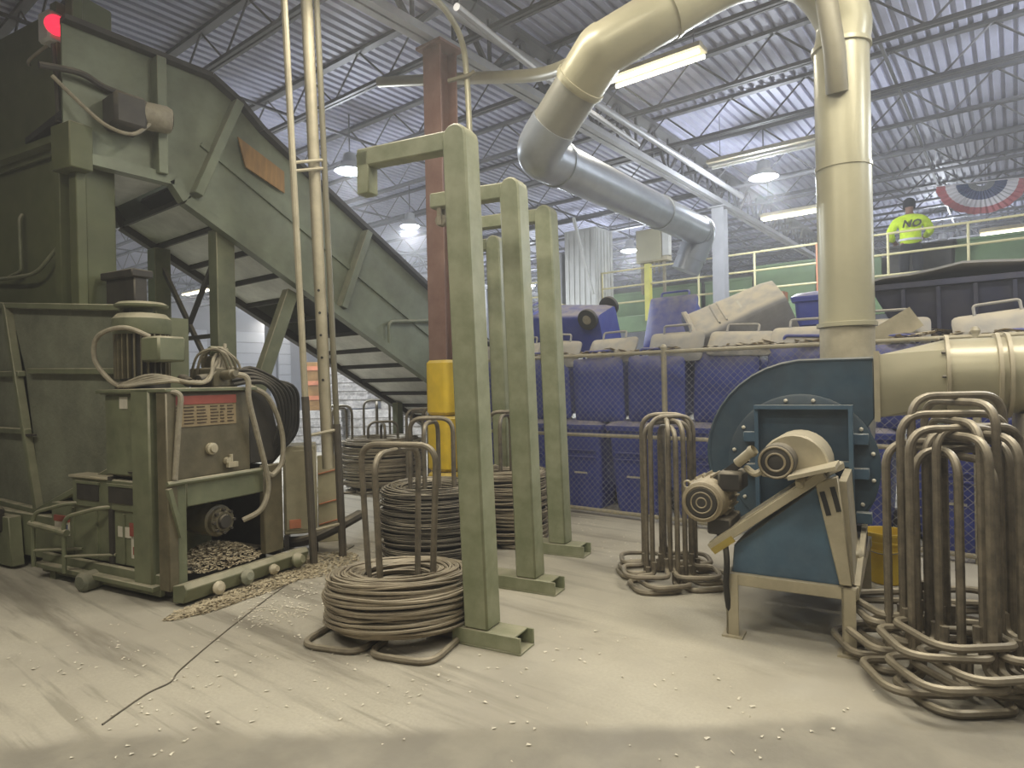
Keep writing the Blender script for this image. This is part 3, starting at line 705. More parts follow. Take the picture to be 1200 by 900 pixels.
for p, q in (((-.2, 1.45, 3.0), (-WC + .15, 1.38, 1.55)), ((-WC + .15, 1.38, 3.0), (-.2, 1.45, 1.55)), ((-.2, 1.45, 2.12), (-WC + .15, 1.38, 2.12))):
    MB().bar(p, q, .04, .045).build('cross_brace', DARK, cv)
# drive at the head
b = MB(); b.b2((.0, .30, 3.92), (.30, .58, 4.22)); b.build('gear_case', DARK, cv, bev=0.03)
b = MB(); b.lathe([(.10, 0), (.125, .02), (.125, .26), (.105, .30), (.09, .30)], (.16, .52, 4.1), (0.25, 1, 0), 20); b.build('drive_motor', HOSE, cv)
b = MB(); b.lathe([(.075, .305), (.078, .31)], (.16, .52, 4.1), (0.25, 1, 0), 20); b.build('motor_fan_guard', DARK, cv)
MB().tube(spline([(.25, .62, 4.02), (.28, .45, 3.86), (.22, .25, 3.9), (.12, .05, 4.1), (.08, -.1, 4.25)]), .017, 8).build('motor_cable', HOSE, cv)
MB().tube(spline([(.1, -.2, 4.3), (.1, .1, 4.34), (.06, .3, 4.3), (.06, .5, 4.28)]), .03, 8).build('motor_cable', DARK, cv)
MB().add([(.03, 1.58, 4.22), (.03, 2.12, 3.98), (.03, 2.12, 3.74), (.03, 1.66, 3.92), (.05, 1.58, 4.22), (.05, 2.12, 3.98), (.05, 2.12, 3.74), (.05, 1.66, 3.92)],
         [(0, 1, 2, 3), (4, 5, 6, 7), (0, 1, 5, 4), (1, 2, 6, 5), (2, 3, 7, 6), (3, 0, 4, 7)]).build('wooden_board', WOOD, cv, label='tan plywood board on the side plate')
MB().tube(fillet([(.06, 3.6, 2.08), (.06, 3.6, 2.38), (.06, 4.5, 2.45)], .08), .022, 8).build('hand_rail', GREEN_C, cv)

# ------------------------------------------------------------------ green wire-guide frames
A_DIR = Vector(RIGHT * -.88 + FWD * .47); A_ANG = atan2(A_DIR.y, A_DIR.x)
def guide_frame(base, label, h=3.08, lean=0.0, arm=.72, foot0=-.22, foot1=.2):
    t = thing('wire_guide_frame', label, 'frame', base, A_ANG, 'green wire guide frames')
    w_ = .165
    # post: square tube with a rounded top
    b = MB(); pr = [(-w_ / 2, .10)] + [(-w_ / 2 + lean, h - .08)] + [(lean - w_ / 2 * cos(k * pi / 6), h - .08 + .08 * sin(k * pi / 6)) for k in range(1, 6)] + [(w_ / 2 + lean, h - .08), (w_ / 2, .10)]
    b.prism(pr, -w_ / 2, w_ / 2, 1); b.build('post', GREEN_P, t, bev=0.012)
    b = MB(); b.b2((foot0, -.09, .0), (foot1, .09, .012)); b.b2((foot0, -.09, .012), (foot1, -.078, .10)); b.b2((foot0, .078, .012), (foot1, .09, .10)); b.b2((foot0 + .04, -.078, .088), (foot1, .078, .10))
    b.build('foot_channel', GREEN_P, t, bev=0.003)
    MB().bar((lean + w_ / 2 - .02, 0, h - .08), (lean + arm, 0, h - .06), .10, .12).build('arm', GREEN_P, t, bev=0.01)
    return t, h, lean, arm
def drop(t, h, lean, arm):
    MB().b2((lean + arm - .10, -.05, h - .30), (lean + arm, .05, h - .02)).build('drop_bracket', GREEN_P, t, bev=0.008)
f1 = guide_frame(fl(566, 752), 'nearest green wire guide frame with a drop bracket on its arm', 3.10, .085, .78, -.30, .16); drop(*f1)
f2 = guide_frame(fl(622, 690), 'second green wire guide frame, pulley under the arm end', 3.08, .075, .74, -.24, .34)
f3 = guide_frame(fl(657, 648), 'third green wire guide frame, right of the others', 3.14, .075, .74, -.26, .24)
f4p = pt(594, 622, 6.67); f4p.z = 0
f4 = guide_frame(f4p, 'fourth green wire guide frame, mostly hidden behind the second', 3.08, .06, .60, -.2, .3)
for t, h, lean, arm in (f2, f4):
    b = MB(); b.lathe([(.035, -.02), (.05, -.018), (.04, 0), (.05, .018), (.035, .02)], (lean + arm - .08, 0, h - .22), (0, 1, 0), 14); b.build('pulley', HOSE, t)
    b = MB(); b.b2((lean + arm - .1, -.035, h - .26), (lean + arm - .06, -.025, h - .1)); b.b2((lean + arm - .1, .025, h - .26), (lean + arm - .06, .035, h - .1)); b.build('pulley_bracket', HOSE, t)
t, h, lean, arm = f4
MB().tube(fillet([(lean + arm - .02, 0, h - .12), (lean + arm - .02, 0, h - .3), (lean + arm - .2, 0, h - .42)], .03), .012, 6).build('hook', DARK, t)

# ------------------------------------------------------------------ wire coil stands and coils
def make_stand(label, loc, rz, w_=.42, hgt=1.2, R_=.5, r_=.019, seed=0, group='tubular coil stands', flare=1.0):
    rr = random.Random(seed)
    t = thing('coil_stand', label, 'stand', loc, rz, group)
    hw = w_ / 2
    for k in range(2):
        a = k * pi / 2; dx, dy = cos(a), sin(a); top_ = hgt - k * .035
        f = hw * flare
        b = MB(); b.tube(fillet([(-dx * hw, -dy * hw, r_), (-dx * f, -dy * f, top_), (dx * f, dy * f, top_), (dx * hw, dy * hw, r_)], .13, 7), r_, 10)
        b.build('hoop', STEEL, t)
    for k in range(4):
        a0, a1 = k * pi / 2, (k + 1) * pi / 2
        u0, u1 = Vector((cos(a0), sin(a0), 0)), Vector((cos(a1), sin(a1), 0)); zz_ = Vector((0, 0, r_)); S_ = R_ * .84; g_ = .03
        p = [u0 * hw + u1 * g_ + zz_ * 6, u0 * hw + u1 * g_ + zz_, u0 * S_ + u1 * g_ + zz_, u0 * S_ + u1 * S_ + zz_, u1 * S_ + u0 * g_ + zz_, u1 * hw + u0 * g_ + zz_, u1 * hw + u0 * g_ + zz_ * 6]
        MB().tube(fillet(p, .12, 6), r_, 8).build('base_loop', STEEL, t)
    return t
def wire_coil(label, loc, r_in, r_out, z0, z1, m, n_out, seed, tilt=(0, 0), wr=.0075):
    rr = random.Random(seed)
    t = thing('wire_coil', label, 'wire coil', loc, 0, 'coils of baling wire'); t.rotation_euler = (tilt[0], tilt[1], 0)
    hh = (z1 - z0) / 2; zc = (z0 + z1) / 2; rc = (r_in + r_out) / 2; rw = (r_out - r_in) / 2
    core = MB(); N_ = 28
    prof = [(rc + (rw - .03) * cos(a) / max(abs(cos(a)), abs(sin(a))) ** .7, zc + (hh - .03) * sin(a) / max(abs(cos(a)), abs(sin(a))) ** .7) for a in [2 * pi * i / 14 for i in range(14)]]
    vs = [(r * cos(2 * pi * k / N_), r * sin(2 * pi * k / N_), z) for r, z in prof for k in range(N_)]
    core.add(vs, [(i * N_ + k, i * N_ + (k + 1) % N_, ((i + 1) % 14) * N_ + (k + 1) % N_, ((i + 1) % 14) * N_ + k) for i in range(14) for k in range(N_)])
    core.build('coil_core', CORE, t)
    b = MB(); S = 44
    for i in range(n_out):
        a = 2 * pi * (i + rr.random()) / n_out
        sq_ = max(abs(cos(a)), abs(sin(a))) ** .72; e = rr.uniform(-.022, .012)
        r = rc + (rw + e) * cos(a) / sq_; z = zc + (hh + e) * sin(a) / sq_
        ph, ph2 = rr.random() * 6.3, rr.random() * 6.3; ar, az = rr.uniform(.002, .016), rr.uniform(.003, .016)
        f1_, f2_ = rr.choice((1, 1, 2, 3)), rr.choice((1, 1, 2, 3))
        pts_ = []
        for k in range(S):
            th = 2 * pi * k / S
            q = r + ar * sin(f1_ * th + ph); pts_.append((q * cos(th), q * sin(th), max(z0 - .005, z + az * sin(f2_ * th + ph2))))
        b.tube(pts_, wr * rr.uniform(.75, 1.25), 5, True)
    b.build('wire_strands', m, t, kind='stuff')
    return t
c1 = at(-.735, 4.06); c2 = at(-.72, 5.62); c3 = at(-.075, 6.32)
make_stand('hooped coil stand holding the nearest low wire coil', c1, YAW - .35, .43, 1.17, .52, .02, 1, flare=1.28)
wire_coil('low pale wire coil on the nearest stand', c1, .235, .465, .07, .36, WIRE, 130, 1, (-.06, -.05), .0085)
make_stand('hooped coil stand inside the tall dark wire coil', c2, A_ANG + .3, .40, 1.25, .5, .02, 2)
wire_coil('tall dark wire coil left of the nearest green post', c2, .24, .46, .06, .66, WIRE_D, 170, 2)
make_stand('hooped coil stand seen between the first two green posts', c3, A_ANG + .2, .36, 1.26, .42, .019, 3)
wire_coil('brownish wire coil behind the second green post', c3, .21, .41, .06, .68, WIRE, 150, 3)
c5 = at(-1.95, 9.6)
make_stand('distant coil stand below the conveyor foot, with a coil', c5, 1.0, .44, 1.0, .5, .02, 4)
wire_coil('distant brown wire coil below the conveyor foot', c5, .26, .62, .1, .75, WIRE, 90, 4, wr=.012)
for i, (x, d, hgt) in enumerate(((-2.6, 9.6, 1.25), (-2.25, 10.6, 1.3), (-1.3, 8.9, 1.2), (-.95, 8.1, 1.28))):
    make_stand(('empty coil stand far back, left of the distant coil', 'empty coil stand farthest back near the conveyor foot', 'empty coil stand right of the distant coil', 'empty coil stand just left of the yellow column guard')[i], at(x, d), .4 + i * .5, .42, hgt, .45, .02, 10 + i)

# nested empty stands
sm = at(1.19, 4.95)
for i, (dx, dy, rz, hgt, lab) in enumerate(((0, 0, .1, 1.22, 'bottom coil stand of the small nested stack by the blower'), (.03, .02, .22, 1.22, 'middle coil stand of the small nested stack by the blower'), (-.03, .03, -.12, 1.19, 'top coil stand of the small nested stack by the blower'))):
    make_stand(lab, (sm.x + dx, sm.y + dy, i * .042), YAW + rz, .36, hgt, .41, .019, 20 + i, 'small nested stack of coil stands')
bg = at(2.27, 3.27)
big = ((0, 0, .04, 1.16, .46, 'bottom coil stand of the large nested stack at right'), (-.09, .06, -.12, 1.15, .46, 'second coil stand up in the large nested stack'), (.08, .05, .16, 1.16, .48, 'third coil stand up in the large nested stack'),
       (-.06, -.07, -.02, 1.14, .46, 'fourth coil stand up in the large nested stack'), (.07, -.05, .10, 1.10, .46, 'fifth coil stand up in the large nested stack'), (-.01, .02, -.16, 1.12, .50, 'sixth coil stand up in the large nested stack'), (.05, .07, .05, 1.17, .50, 'topmost and tallest coil stand of the large nested stack'))
for i, (dx, dy, rz, hgt, w_, lab) in enumerate(big):
    make_stand(lab, bg + RIGHT * dx + FWD * dy + Vector((0, 0, i * .044)), YAW + rz, w_, hgt, .47, .0205, 30 + i, 'large nested stack of coil stands')

# ------------------------------------------------------------------ centrifugal blower
LO = fl(855, 745); LA = radians(7.53)
bl_ = thing('centrifugal_blower', 'blue centrifugal blower with dusty motor on a beige stand', 'blower', LO, LA)
zS = .375
for x, y in ((.02, .03), (.64, .03), (.02, 1.32), (.68, 1.32)):
    lg = MB(); lg.b2((x - .035, y - .035, .012), (x - .023, y + .035, zS)); lg.b2((x - .035, y - .035, .012), (x + .035, y - .023, zS)); lg.build('stand_leg', BEIGE, bl_)
    MB().b2((x - .06, y - .06, 0), (x + .06, y + .06, .012)).build('foot_plate', BEIGE, bl_)
for p, q in (((0, .03), (.68, .03)), ((0, 1.32), (.72, 1.32)), ((.02, .03), (.02, 1.32)), ((.66, .03), (.68, 1.32)), ((.02, .62), (.68, .62))):
    MB().bar((p[0], p[1], zS - .03), (q[0], q[1], zS - .03), .06, .07).build('stand_rail', BEIGE, bl_, bev=0.004)
MB().bar((.68, .06, zS - .01), (.70, .95, .60), .03, .04).build('side_brace', BEIGE, bl_)
MB().b2((.62, .35, .38), (.70, .9, .50)).build('side_gusset', BEIGE, bl_, bev=0.02)
# pedestal
ped = [(.015, zS), (.03, .545), (.10, .60), (.52, .955), (.575, .88), (.635, zS)]
MB().prism(ped, .03, .62, 1).build('pedestal', BLUE, bl_, bev=0.008)
MB().prism([(.485, .950), (.60, .995), (.662, zS + .02), (.598, zS + .02)], -.02, .03, 1).build('pedestal_side_plate', BEIGE, bl_, bev=0.006)
for p, q in (((.520, .905), (.552, .775)), ((.572, .935), (.603, .80))):
    MB().bar((p[0], -.021, p[1]), (q[0], -.021, q[1]), .026, .006, up=(0, 1, 0)).build('slot', BLACK, bl_)
MB().prism([(.60, .96), (.64, .96), (.668, zS + .02), (.64, zS + .02)], .03, .60, 1).build('pedestal_end_plate', BEIGE, bl_)
# sloping slide base with rails
sl0, sl1 = Vector((-.10, 0, .52)), Vector((.53, 0, 1.0))
n_ = Vector((-.48, 0, .63)).normalized()
for y in (.0, .38): MB().bar(sl0 + Vector((0, y, 0)), sl1 + Vector((0, y, 0)), .06, .05).build('slide_rail', BEIGE, bl_, bev=0.004)
MB().bar(sl0 + Vector((-.0, .19, .03)), sl1 + Vector((0, .19, .03)), .42, .016).build('slide_plate', BEIGE, bl_)
MB().bar(sl0 + Vector((.02, -.03, -.015)), sl0 + Vector((.14, -.03, .075)), .01, .04).build('yellow_mark', MUSTARD, bl_)
# drive motor
mc = Vector((-.135, 0, .80))
b = MB(); b.lathe([(.10, -.06), (.122, -.05), (.125, .05), (.132, .06), (.132, .33), (.11, .37), (.04, .38)], mc, (0, 1, 0), 26); b.build('drive_motor', MOTOR, bl_)
for i in range(18):
    a = 2 * pi * i / 18
    if i == 0: fn0 = MB().b2((.125, .08, -.004), (.148, .32, .004)).build('motor_fin', MOTOR, bl_); fn0.location = mc
    else: instance(fn0, bl_, mc, (0, a, 0))
b = MB(); b.lathe([(.045, -.068), (.088, -.066), (.094, -.06)], mc, (0, 1, 0), 26); b.build('fan_guard', DARK, bl_)
b = MB()
for rr_ in (.10, .062, .03): b.tube([mc + Vector((rr_ * cos(2 * pi * k / 26), -.066, rr_ * sin(2 * pi * k / 26))) for k in range(26)], .005, 6, True)
b.build('guard_ring', MOTOR, bl_)
MB().b2((-.06, .03, .86), (.08, .25, .98)).build('terminal_box', DARK, bl_, bev=0.015)
MB().bar((-.10, .12, .90), (.10, .12, 1.06), .035, .05).build('motor_clamp', DARK, bl_)
b = MB(); b.cyl((.05, .08, 1.03), (.13, .05, 1.10), .03, n=12); b.lathe([(.0, .0), (.03, .01), (.036, .03), (.03, .05)], (.12, .05, 1.09), (.7, -.2, .6), 12, caps=False); b.build('cable_gland', BEIGE, bl_)
b = MB(); b.tube([Vector((-.262, .1, .88)) + Vector((.022 * cos(2 * pi * k / 14), 0, .022 * sin(2 * pi * k / 14))) for k in range(14)], .007, 6, True); b.build('lifting_eye', BEIGE, bl_)
MB().b2((-.12, .0, .60), (.02, .3, .70)).build('motor_foot', DARK, bl_, bev=0.01)
MB().tube(spline([(-.08, .06, .62), (-.02, .0, .56), (.0, -.03, .45), (-.01, -.02, .3), (.0, .02, .12)]), .018, 8).build('motor_cable', BLACK, bl_)
MB().tube(spline([(.1, .1, 1.0), (.16, .02, .98), (.2, .03, 1.0)]), .02, 8).build('short_cable', BEIGE, bl_)
# bearing housing and pulley cover
bcn = Vector((.285, 0, 1.06))
b = MB(); b.lathe([(.085, -.04), (.10, -.03), (.10, .16), (.09, .18)], bcn, (0, 1, 0), 26); b.build('bearing_housing', DARK, bl_)
b = MB()
for rr_ in (.088, .05): b.tube([bcn + Vector((rr_ * cos(2 * pi * k / 26), -.045, rr_ * sin(2 * pi * k / 26))) for k in range(26)], .007, 6, True)
b.build('guard_ring', MOTOR, bl_)
b = MB(); cc = Vector((.36, 0, 1.02)); arc = [(cc.x + .19 * cos(pi * k / 14 - .25), cc.z + .19 * sin(pi * k / 14 - .25)) for k in range(15)] ; arc += [(arc[-1][0] - .0, .95), (.53, .93)]
b.prism(arc, .12, .50, 1); b.build('pulley_cover', BEIGE, bl_, bev=0.01)
MB().bar((.36, -.0, .985), (.60, -.0, 1.055), .30, .02).build('cover_shelf', BEIGE, bl_)
MB().bar((.40, -.04, .94), (.60, .30, 1.02), .05, .05).build('cover_bracket', BEIGE, bl_, bev=0.01)
# fan scroll
HC = Vector((.33, .95, .96)); y0_, y1_ = .74, 1.16
spir = []
for k in range(0, 31):
    a = k / 30 * 1.5 * pi                      # from right (0) round the bottom and left to the top
    rad = .45 + .245 * (k / 30) ** 1.1
    spir.append((HC.x + rad * cos(-a), HC.z + rad * sin(-a)))
outer = spir + [(.765, spir[-1][1]), (.765, 1.27), (.72, 1.2), (.775, 1.02)]
MB().prism(outer, y0_, y1_, 1).build('scroll_housing', BLUE_D, bl_, bev=0.006)
rim = MB(); n_o = len(spir)
for yy in (y0_, y1_):
    rim.tube([Vector((x, yy, z)) for x, z in spir] + [Vector((.765, yy, spir[-1][1]))], .012, 6)
rim.build('scroll_rim', BLUE_D, bl_)
MB().lathe([(.47, 0), (.47, .016), (.455, .02)], (HC.x, y0_ - .001, HC.z), (0, -1, 0), 48).build('access_disc', BLUE_D, bl_)
for i in range(16):
    a = 2 * pi * (i + .5) / 16
    p = (HC.x + .435 * cos(a), y0_ - .021, HC.z + .435 * sin(a))
    if i == 0: bo0 = MB().lathe([(.013, 0), (.013, .012), (.006, .02)], (0, 0, 0), (0, -1, 0), 8).build('disc_bolt', LABEL_W, bl_); bo0.location = p
    else: instance(bo0, bl_, p)
# bearing pedestal back frame in front of the disc
b = MB(); b.b2((.07, .66, zS), (.64, .68, 1.355)); b.build('back_panel', BLUE_D, bl_)
for lo, hi in (((.06, .58, 1.335), (.65, .68, 1.36)), ((.06, .60, zS), (.085, .68, 1.335)), ((.625, .58, zS), (.65, .68, 1.335)), ((.085, .60, .97), (.625, .655, 1.0))):
    MB().b2(lo, hi).build('frame_angle', BLUE, bl_)
for x, z in ((.02, 1.14), (.69, 1.14), (.69, .92), (.02, .92), (.70, .64)):
    MB().b2((x - .045, .66, z - .035), (x + .045, .725, z + .035)).build('frame_lug', BLUE, bl_, bev=0.004)
b = MB(); b.b2((.06, .63, .2), (.12, .74, .5)); b.b2((.60, .72, .30), (.70, 1.2, .46)); b.b2((-.0, 1.1, .30), (.7, 1.2, .5)); b.build('housing_foot', DARK, bl_)
MB().cyl((HC.x, .1, 1.0), (HC.x, .74, 1.0), .03, n=12).build('fan_shaft', DARK, bl_)

# outlet duct going right
od = thing('outlet_duct', 'thick beige duct running right from the blower outlet', 'duct', LO, LA)
zc_ = 1.475
sq2 = [(.95 + .21 * sx, zc_ + .20 * sz) for sx, sz in ((-1, -1), (-.4, -1), (0, -1), (.4, -1), (1, -1), (1, -.4), (1, 0), (1, .4), (1, 1), (.4, 1), (0, 1), (-.4, 1), (-1, 1), (-1, .4), (-1, 0), (-1, -.4))]
def ring_c(k): a = -3 * pi / 4 + 2 * pi * k / 16; return (.95 + .235 * cos(a), zc_ + .055 + .235 * sin(a))
b = MB(); b.add([(.77, y, z) for y, z in sq2] + [(1.17,) + ring_c(k) for k in range(16)], [(k, (k + 1) % 16, 16 + (k + 1) % 16, 16 + k) for k in range(16)]); b.build('transition_piece', DUCT, od, ang=50)
for k, (p, q) in enumerate((((.768, -.235, -.225), (.80, -.205, .225)), ((.768, .205, -.225), (.80, .235, .225)))):
    MB().b2((p[0], .95 + p[1], zc_ + p[2]), (q[0], .95 + q[1], zc_ + q[2])).build('outlet_flange', BEIGE, od)
zc2 = zc_ + .055
MB().tube([(1.17, .95, zc2), (1.42, .95, zc2), (2.6, .95, zc2 + .02)], .235, 32).build('round_duct', DUCT, od)
for x in (1.165, 1.42, 1.47, 2.0): MB().lathe([(.236, -.012), (.262, -.01), (.262, .01), (.236, .012)], (x, .95, zc2), (1, 0, 0), 32, caps=False).build('flange_ring', BEIGE, od)
for k in range(10):
    a = 2 * pi * k / 10; MB().lathe([(.01, 0), (.01, .02)], (1.15, .95 + .25 * cos(a), zc2 + .25 * sin(a)), (-1, 0, 0), 6).build('flange_bolt', DARK, od) if k else None
b = MB(); b.b2((1.52, .72, 1.0), (1.60, 1.18, 1.30)); b.b2((1.53, .9, .0), (1.59, 1.0, 1.28)); b.build('duct_support', BEIGE, od)

# big exhaust duct
ed = thing('exhaust_duct', 'big beige duct rising from behind the blower and crossing the ceiling', 'duct', (0, 0, 0))
D0 = pt(993, 418, 5.1); DX, DY = D0.x, D0.y
Dr = .20
V1 = Vector((DX, DY, 4.15))
topc = spline([V1, pt(986, 18, 5.06), pt(945, -30, 5.0), pt(865, -30, 4.92), pt(772, 20, 4.94), pt(704, 60, 5.02)], 7)
MB().tube([Vector((DX, DY, 1.45)), Vector((DX, DY, 1.95))], Dr * .985, 36).build('duct_collar', BEIGE, ed)
MB().tube([Vector((DX, DY, 1.95)), V1], Dr, 36).build('vertical_duct', DUCT, ed)
MB().tube(topc, Dr, 32).build('arched_duct', DUCT, ed)
P3 = pt(704, 60, 5.02); P4 = pt(628, 180, 5.62); P5 = pt(822, 272, 5.62 * 1.605)
# elbow between arch and falling piece
d34 = (P4 - P3).normalized()
MB().tube(fillet([topc[-2], P3, P3 + d34 * .32], .12, 6), Dr * 1.03, 32).build('duct_elbow', DUCT, ed)
MB().tube([P3 + d34 * .25, P4 - d34 * .12], Dr * .97, 32).build('falling_duct', GREYDUCT, ed)
d45 = (P5 - P4).normalized()
MB().tube(fillet([P4 - d34 * .3, P4, P4 + d45 * .4], .22, 8), Dr * 1.03, 32).build('duct_elbow', GALV, ed)
MB().tube([P4 + d45 * .32, P5], Dr, 32).build('level_duct', GALV, ed)
PL = pt(803, 318, 9.1); d5 = (PL - P5).normalized()
MB().tube(fillet([P5 - d45 * .2, P5, P5 + d5 * .4], .2, 6) , Dr * 1.03, 28).build('duct_elbow', GALV, ed)
MB().tube([P5 + d5 * .3, PL], Dr * .97, 28).build('drop_duct', GALV, ed)
def ring(p, ax, r=Dr, m=DUCT):
    MB().lathe([(r * 1.0, -.02), (r * 1.09, -.016), (r * 1.09, .016), (r * 1.0, .02)], p, ax, 32, caps=False).build('flange_ring', m, ed)
ring(Vector((DX, DY, 1.95)), (0, 0, 1)); ring(Vector((DX, DY, 1.62)), (0, 0, 1), m=BEIGE); ring(V1, (0, 0, 1)); ring(Vector((DX, DY, 3.2)), (0, 0, 1), Dr * .95)
i_ = len(topc) - 9; ring(topc[i_], topc[i_ + 1] - topc[i_ - 1], Dr * .96)
ring(P4 + d45 * .36, d45, m=GALV); ring(P4 + d45 * 2.7, d45, Dr * .98, m=GALV); ring(P5 - d45 * .1, d45, m=GALV)
ring(P3 + d34 * .28, d34, m=DUCT)
MB().tube(fillet([Vector((DX, DY, 1.5)), Vector((DX, DY, 1.0)), Vector(LO) + Matrix.Rotation(LA, 3, 'Z') @ Vector((.36, 1.17, .98))], .3, 6), Dr * .97, 24).build('inlet_elbow', GREYDUCT, ed)
# thinner branch entering the riser from above
MB().tube([pt(962, -40, 4.95), pt(978, 60, 4.86), pt(981, 108, 4.95)], [.075, .078, .08], 18).build('branch_pipe', DBEIGE, ed)
MB().tube(spline([pt(445, 96, 8.2), pt(540, 92, 7.3), pt(628, 88, 6.4), pt(672, 74, 5.6)]), [.065] * 19, 14).build('branch_pipe', DUCT, ed)

# conduit beside the red-brown column, sprinkler main along the girder
cp = thing('riser_conduit', 'thin beige conduit rising beside the red-brown column', 'conduit', (0, 0, 0))
MB().tube(spline([pt(500, -10, 6.0), pt(522, 12, 6.2), pt(540, 45, 6.4), pt(547, 90, 6.5), pt(552, 200, 6.5), pt(557, 330, 6.5), pt(560, 470, 6.5)]), .03, 10).build('conduit_pipe', DUCT, cp)
MB().tube([pt(525, 95, 6.5), pt(550, 88, 6.45), pt(556, 84, 6.45)], .022, 8).build('conduit_clamp', DBEIGE, cp)
MB().lathe([(.04, -.04), (.06, 0), (.04, .04)], pt(560, 332, 6.5), (1, 0, 0), 12).build('conduit_fitting', BEIGE, cp)
tag(MB().tube([(-4.45, 3.0, 5.34), (-4.45, 13.6, 5.34)], .05, 12).build('sprinkler_main', GIRD), 'grey sprinkler main running beside the roof girder', 'pipe')
tag(MB().tube([pt(535, 8, 5.6), pt(600, 60, 6.6), pt(690, 130, 8.0), pt(748, 170, 9.2)], .035, 8).build('sprinkler_branch', GIRD), 'thin grey pipe crossing the roof behind the duct bend', 'pipe')

# yellow bucket
bk = thing('yellow_bucket', 'yellow plastic bucket on the floor behind the blower stand', 'bucket', at(2.78, 4.80))
MB().lathe([(.115, 0), (.125, .01), (.150, .36), (.158, .36), (.158, .38), (.146, .38), (.142, .36), (.118, .02), (.0, .02)], n=28, caps=False).build('bucket_body', YELLOW, bk)
for z in (.30, .24): MB().lathe([(.145, z), (.156, z), (.156, z + .014), (.146, z + .014)], n=28, caps=False).build('bucket_ridge', YELLOW, bk)
MB().tube(spline([(-.155, 0, .31), (-.12, -.12, .26), (0, -.17, .24), (.12, -.12, .26), (.155, 0, .31)]), .004, 6).build('bail_handle', STEEL, bk)

# ------------------------------------------------------------------ chain-link fence
FV = 6.35; FU0, FU1, FH = -5.65, 2.4, 1.84
cf = thing('chain_link_fence', 'grey chain-link fence in front of the blue carts', 'fence', (0, FV, 0))
for U in (FU0, -2.95, -.25, FU1):
    MB().cyl((U, .03, 0), (U, .03, FH + .03), .03, n=12).build('fence_post', BEIGE, cf)
    MB().lathe([(.033, 0), (.036, .02), (.02, .05), (.0, .055)], (U, .03, FH + .03), n=12, caps=False).build('post_cap', BEIGE, cf)
for z in (FH, .92, .06): MB().cyl((FU0, .03, z), (FU1, .03, z), .022, n=10).build('fence_rail', BEIGE, cf)
b = MB(); pitch = .072; hgt = FH - .04
def wire(p, q, off):
    b.tube([(p[0], off, p[1]), (q[0], off, q[1])], .0019, 3)
u = FU0 - hgt
while u < FU1:
    for sgn in (1, -1):
        x0, z0, x1, z1 = (u, .03, u + hgt, .03 + hgt) if sgn > 0 else (u, .03 + hgt, u + hgt, .03)
        if x0 < FU0: f = (FU0 - x0) / hgt; x0 = FU0; z0 = z0 + (z1 - z0) * f
        if x1 > FU1: f = (FU1 - x0) / (x1 - x0); z1 = z0 + (z1 - z0) * f; x1 = FU1
        if x1 - x0 > .01: wire((x0, z0), (x1, z1), -.003 * sgn)
    u += pitch
b.build('chain_link_mesh', COLGREY, cf, kind='stuff', smooth=False)

# ------------------------------------------------------------------ blue roll carts
def rr_(w_, d_, r=.06, n=3):
    return [(p.x, p.y) for p in fillet([(-w_ / 2, -d_ / 2, 0), (w_ / 2, -d_ / 2, 0), (w_ / 2, d_ / 2, 0), (-w_ / 2, d_ / 2, 0)], r, n, True)]
def loft(secs):
    b = MB(); n = len(secs[0][0]); vs = [(x, y, z) for poly, z in secs for x, y in poly]
    fs = [(i * n + k, i * n + (k + 1) % n, (i + 1) * n + (k + 1) % n, (i + 1) * n + k) for i in range(len(secs) - 1) for k in range(n)]
    fs += [tuple(reversed(range(n))), tuple(range((len(secs) - 1) * n, len(secs) * n))]
    return b.add(vs, fs)
GB_, GM, GT = 'blue carts standing in the bottom row behind the fence', 'blue carts lying in the second layer behind the fence', 'carts thrown on top of the pile'
def make_cart(label, group, bm_=CART, lid_m=None):
    t = thing('roll_cart', label, 'cart', (0, 0, 0), 0, group)
    loft([(rr_(.46, .50), 0.0), (rr_(.48, .52), .05), (rr_(.50, .55), .12), (rr_(.60, .68), .96), (rr_(.66, .74), .965), (rr_(.67, .75), 1.0)]).build('cart_body', bm_, t)
    loft([(rr_(.68, .76), 1.0), (rr_(.68, .76), 1.02), (rr_(.60, .66, .12), 1.06), (rr_(.36, .42, .15), 1.085)]).build('cart_lid', lid_m or bm_, t)
    for s in (-1, 1):
        w_ = MB().lathe([(.09, -.03), (.13, -.028), (.135, 0), (.13, .028), (.09, .03)], (s * .285, .23, .12), (1, 0, 0), 22).build('cart_wheel', BLACK, t)
        MB().lathe([(.03, -.034), (.055, -.033), (.06, -.03)] if s < 0 else [(.06, .03), (.055, .033), (.03, .034)], (s * .285, .23, .12), (1, 0, 0), 16).build('wheel_hub', HOSE, w_)
    MB().cyl((-.29, .23, .12), (.29, .23, .12), .012, n=8).build('axle', STEEL, t)
    MB().tube(fillet([(-.2, .36, .98), (-.2, .46, .99), (.2, .46, .99), (.2, .36, .98)], .04), .016, 8).build('cart_handle', bm_, t)
    b = MB(); b.b2((-.22, -.345, .70), (.22, -.31, .715)); b.b2((-.22, -.335, .62), (.22, -.3, .635)); b.build('grab_ridge', bm_, t)
    MB().b2((-.09, -.3, .42), (.09, -.292, .56)).build('cart_label', LABEL_W, t)
    return t
ordn = ('first', 'second', 'third', 'fourth', 'fifth', 'sixth', 'seventh', 'eighth', 'ninth', 'tenth', 'eleventh', 'twelfth')
proto = None
U0 = -6.5
for k in range(12):
    U = U0 + .76 * k
    lab = 'blue cart standing behind the fence, %s from left in bottom row' % ordn[k]
    if proto is None: proto = make_cart(lab, GB_); proto.location = (U, FV + .55, 0)
    else: dup(proto, lab, (U + RND.uniform(-.02, .02), FV + .55 + RND.uniform(0, .06), 0), (0, 0, RND.uniform(-.05, .05)))
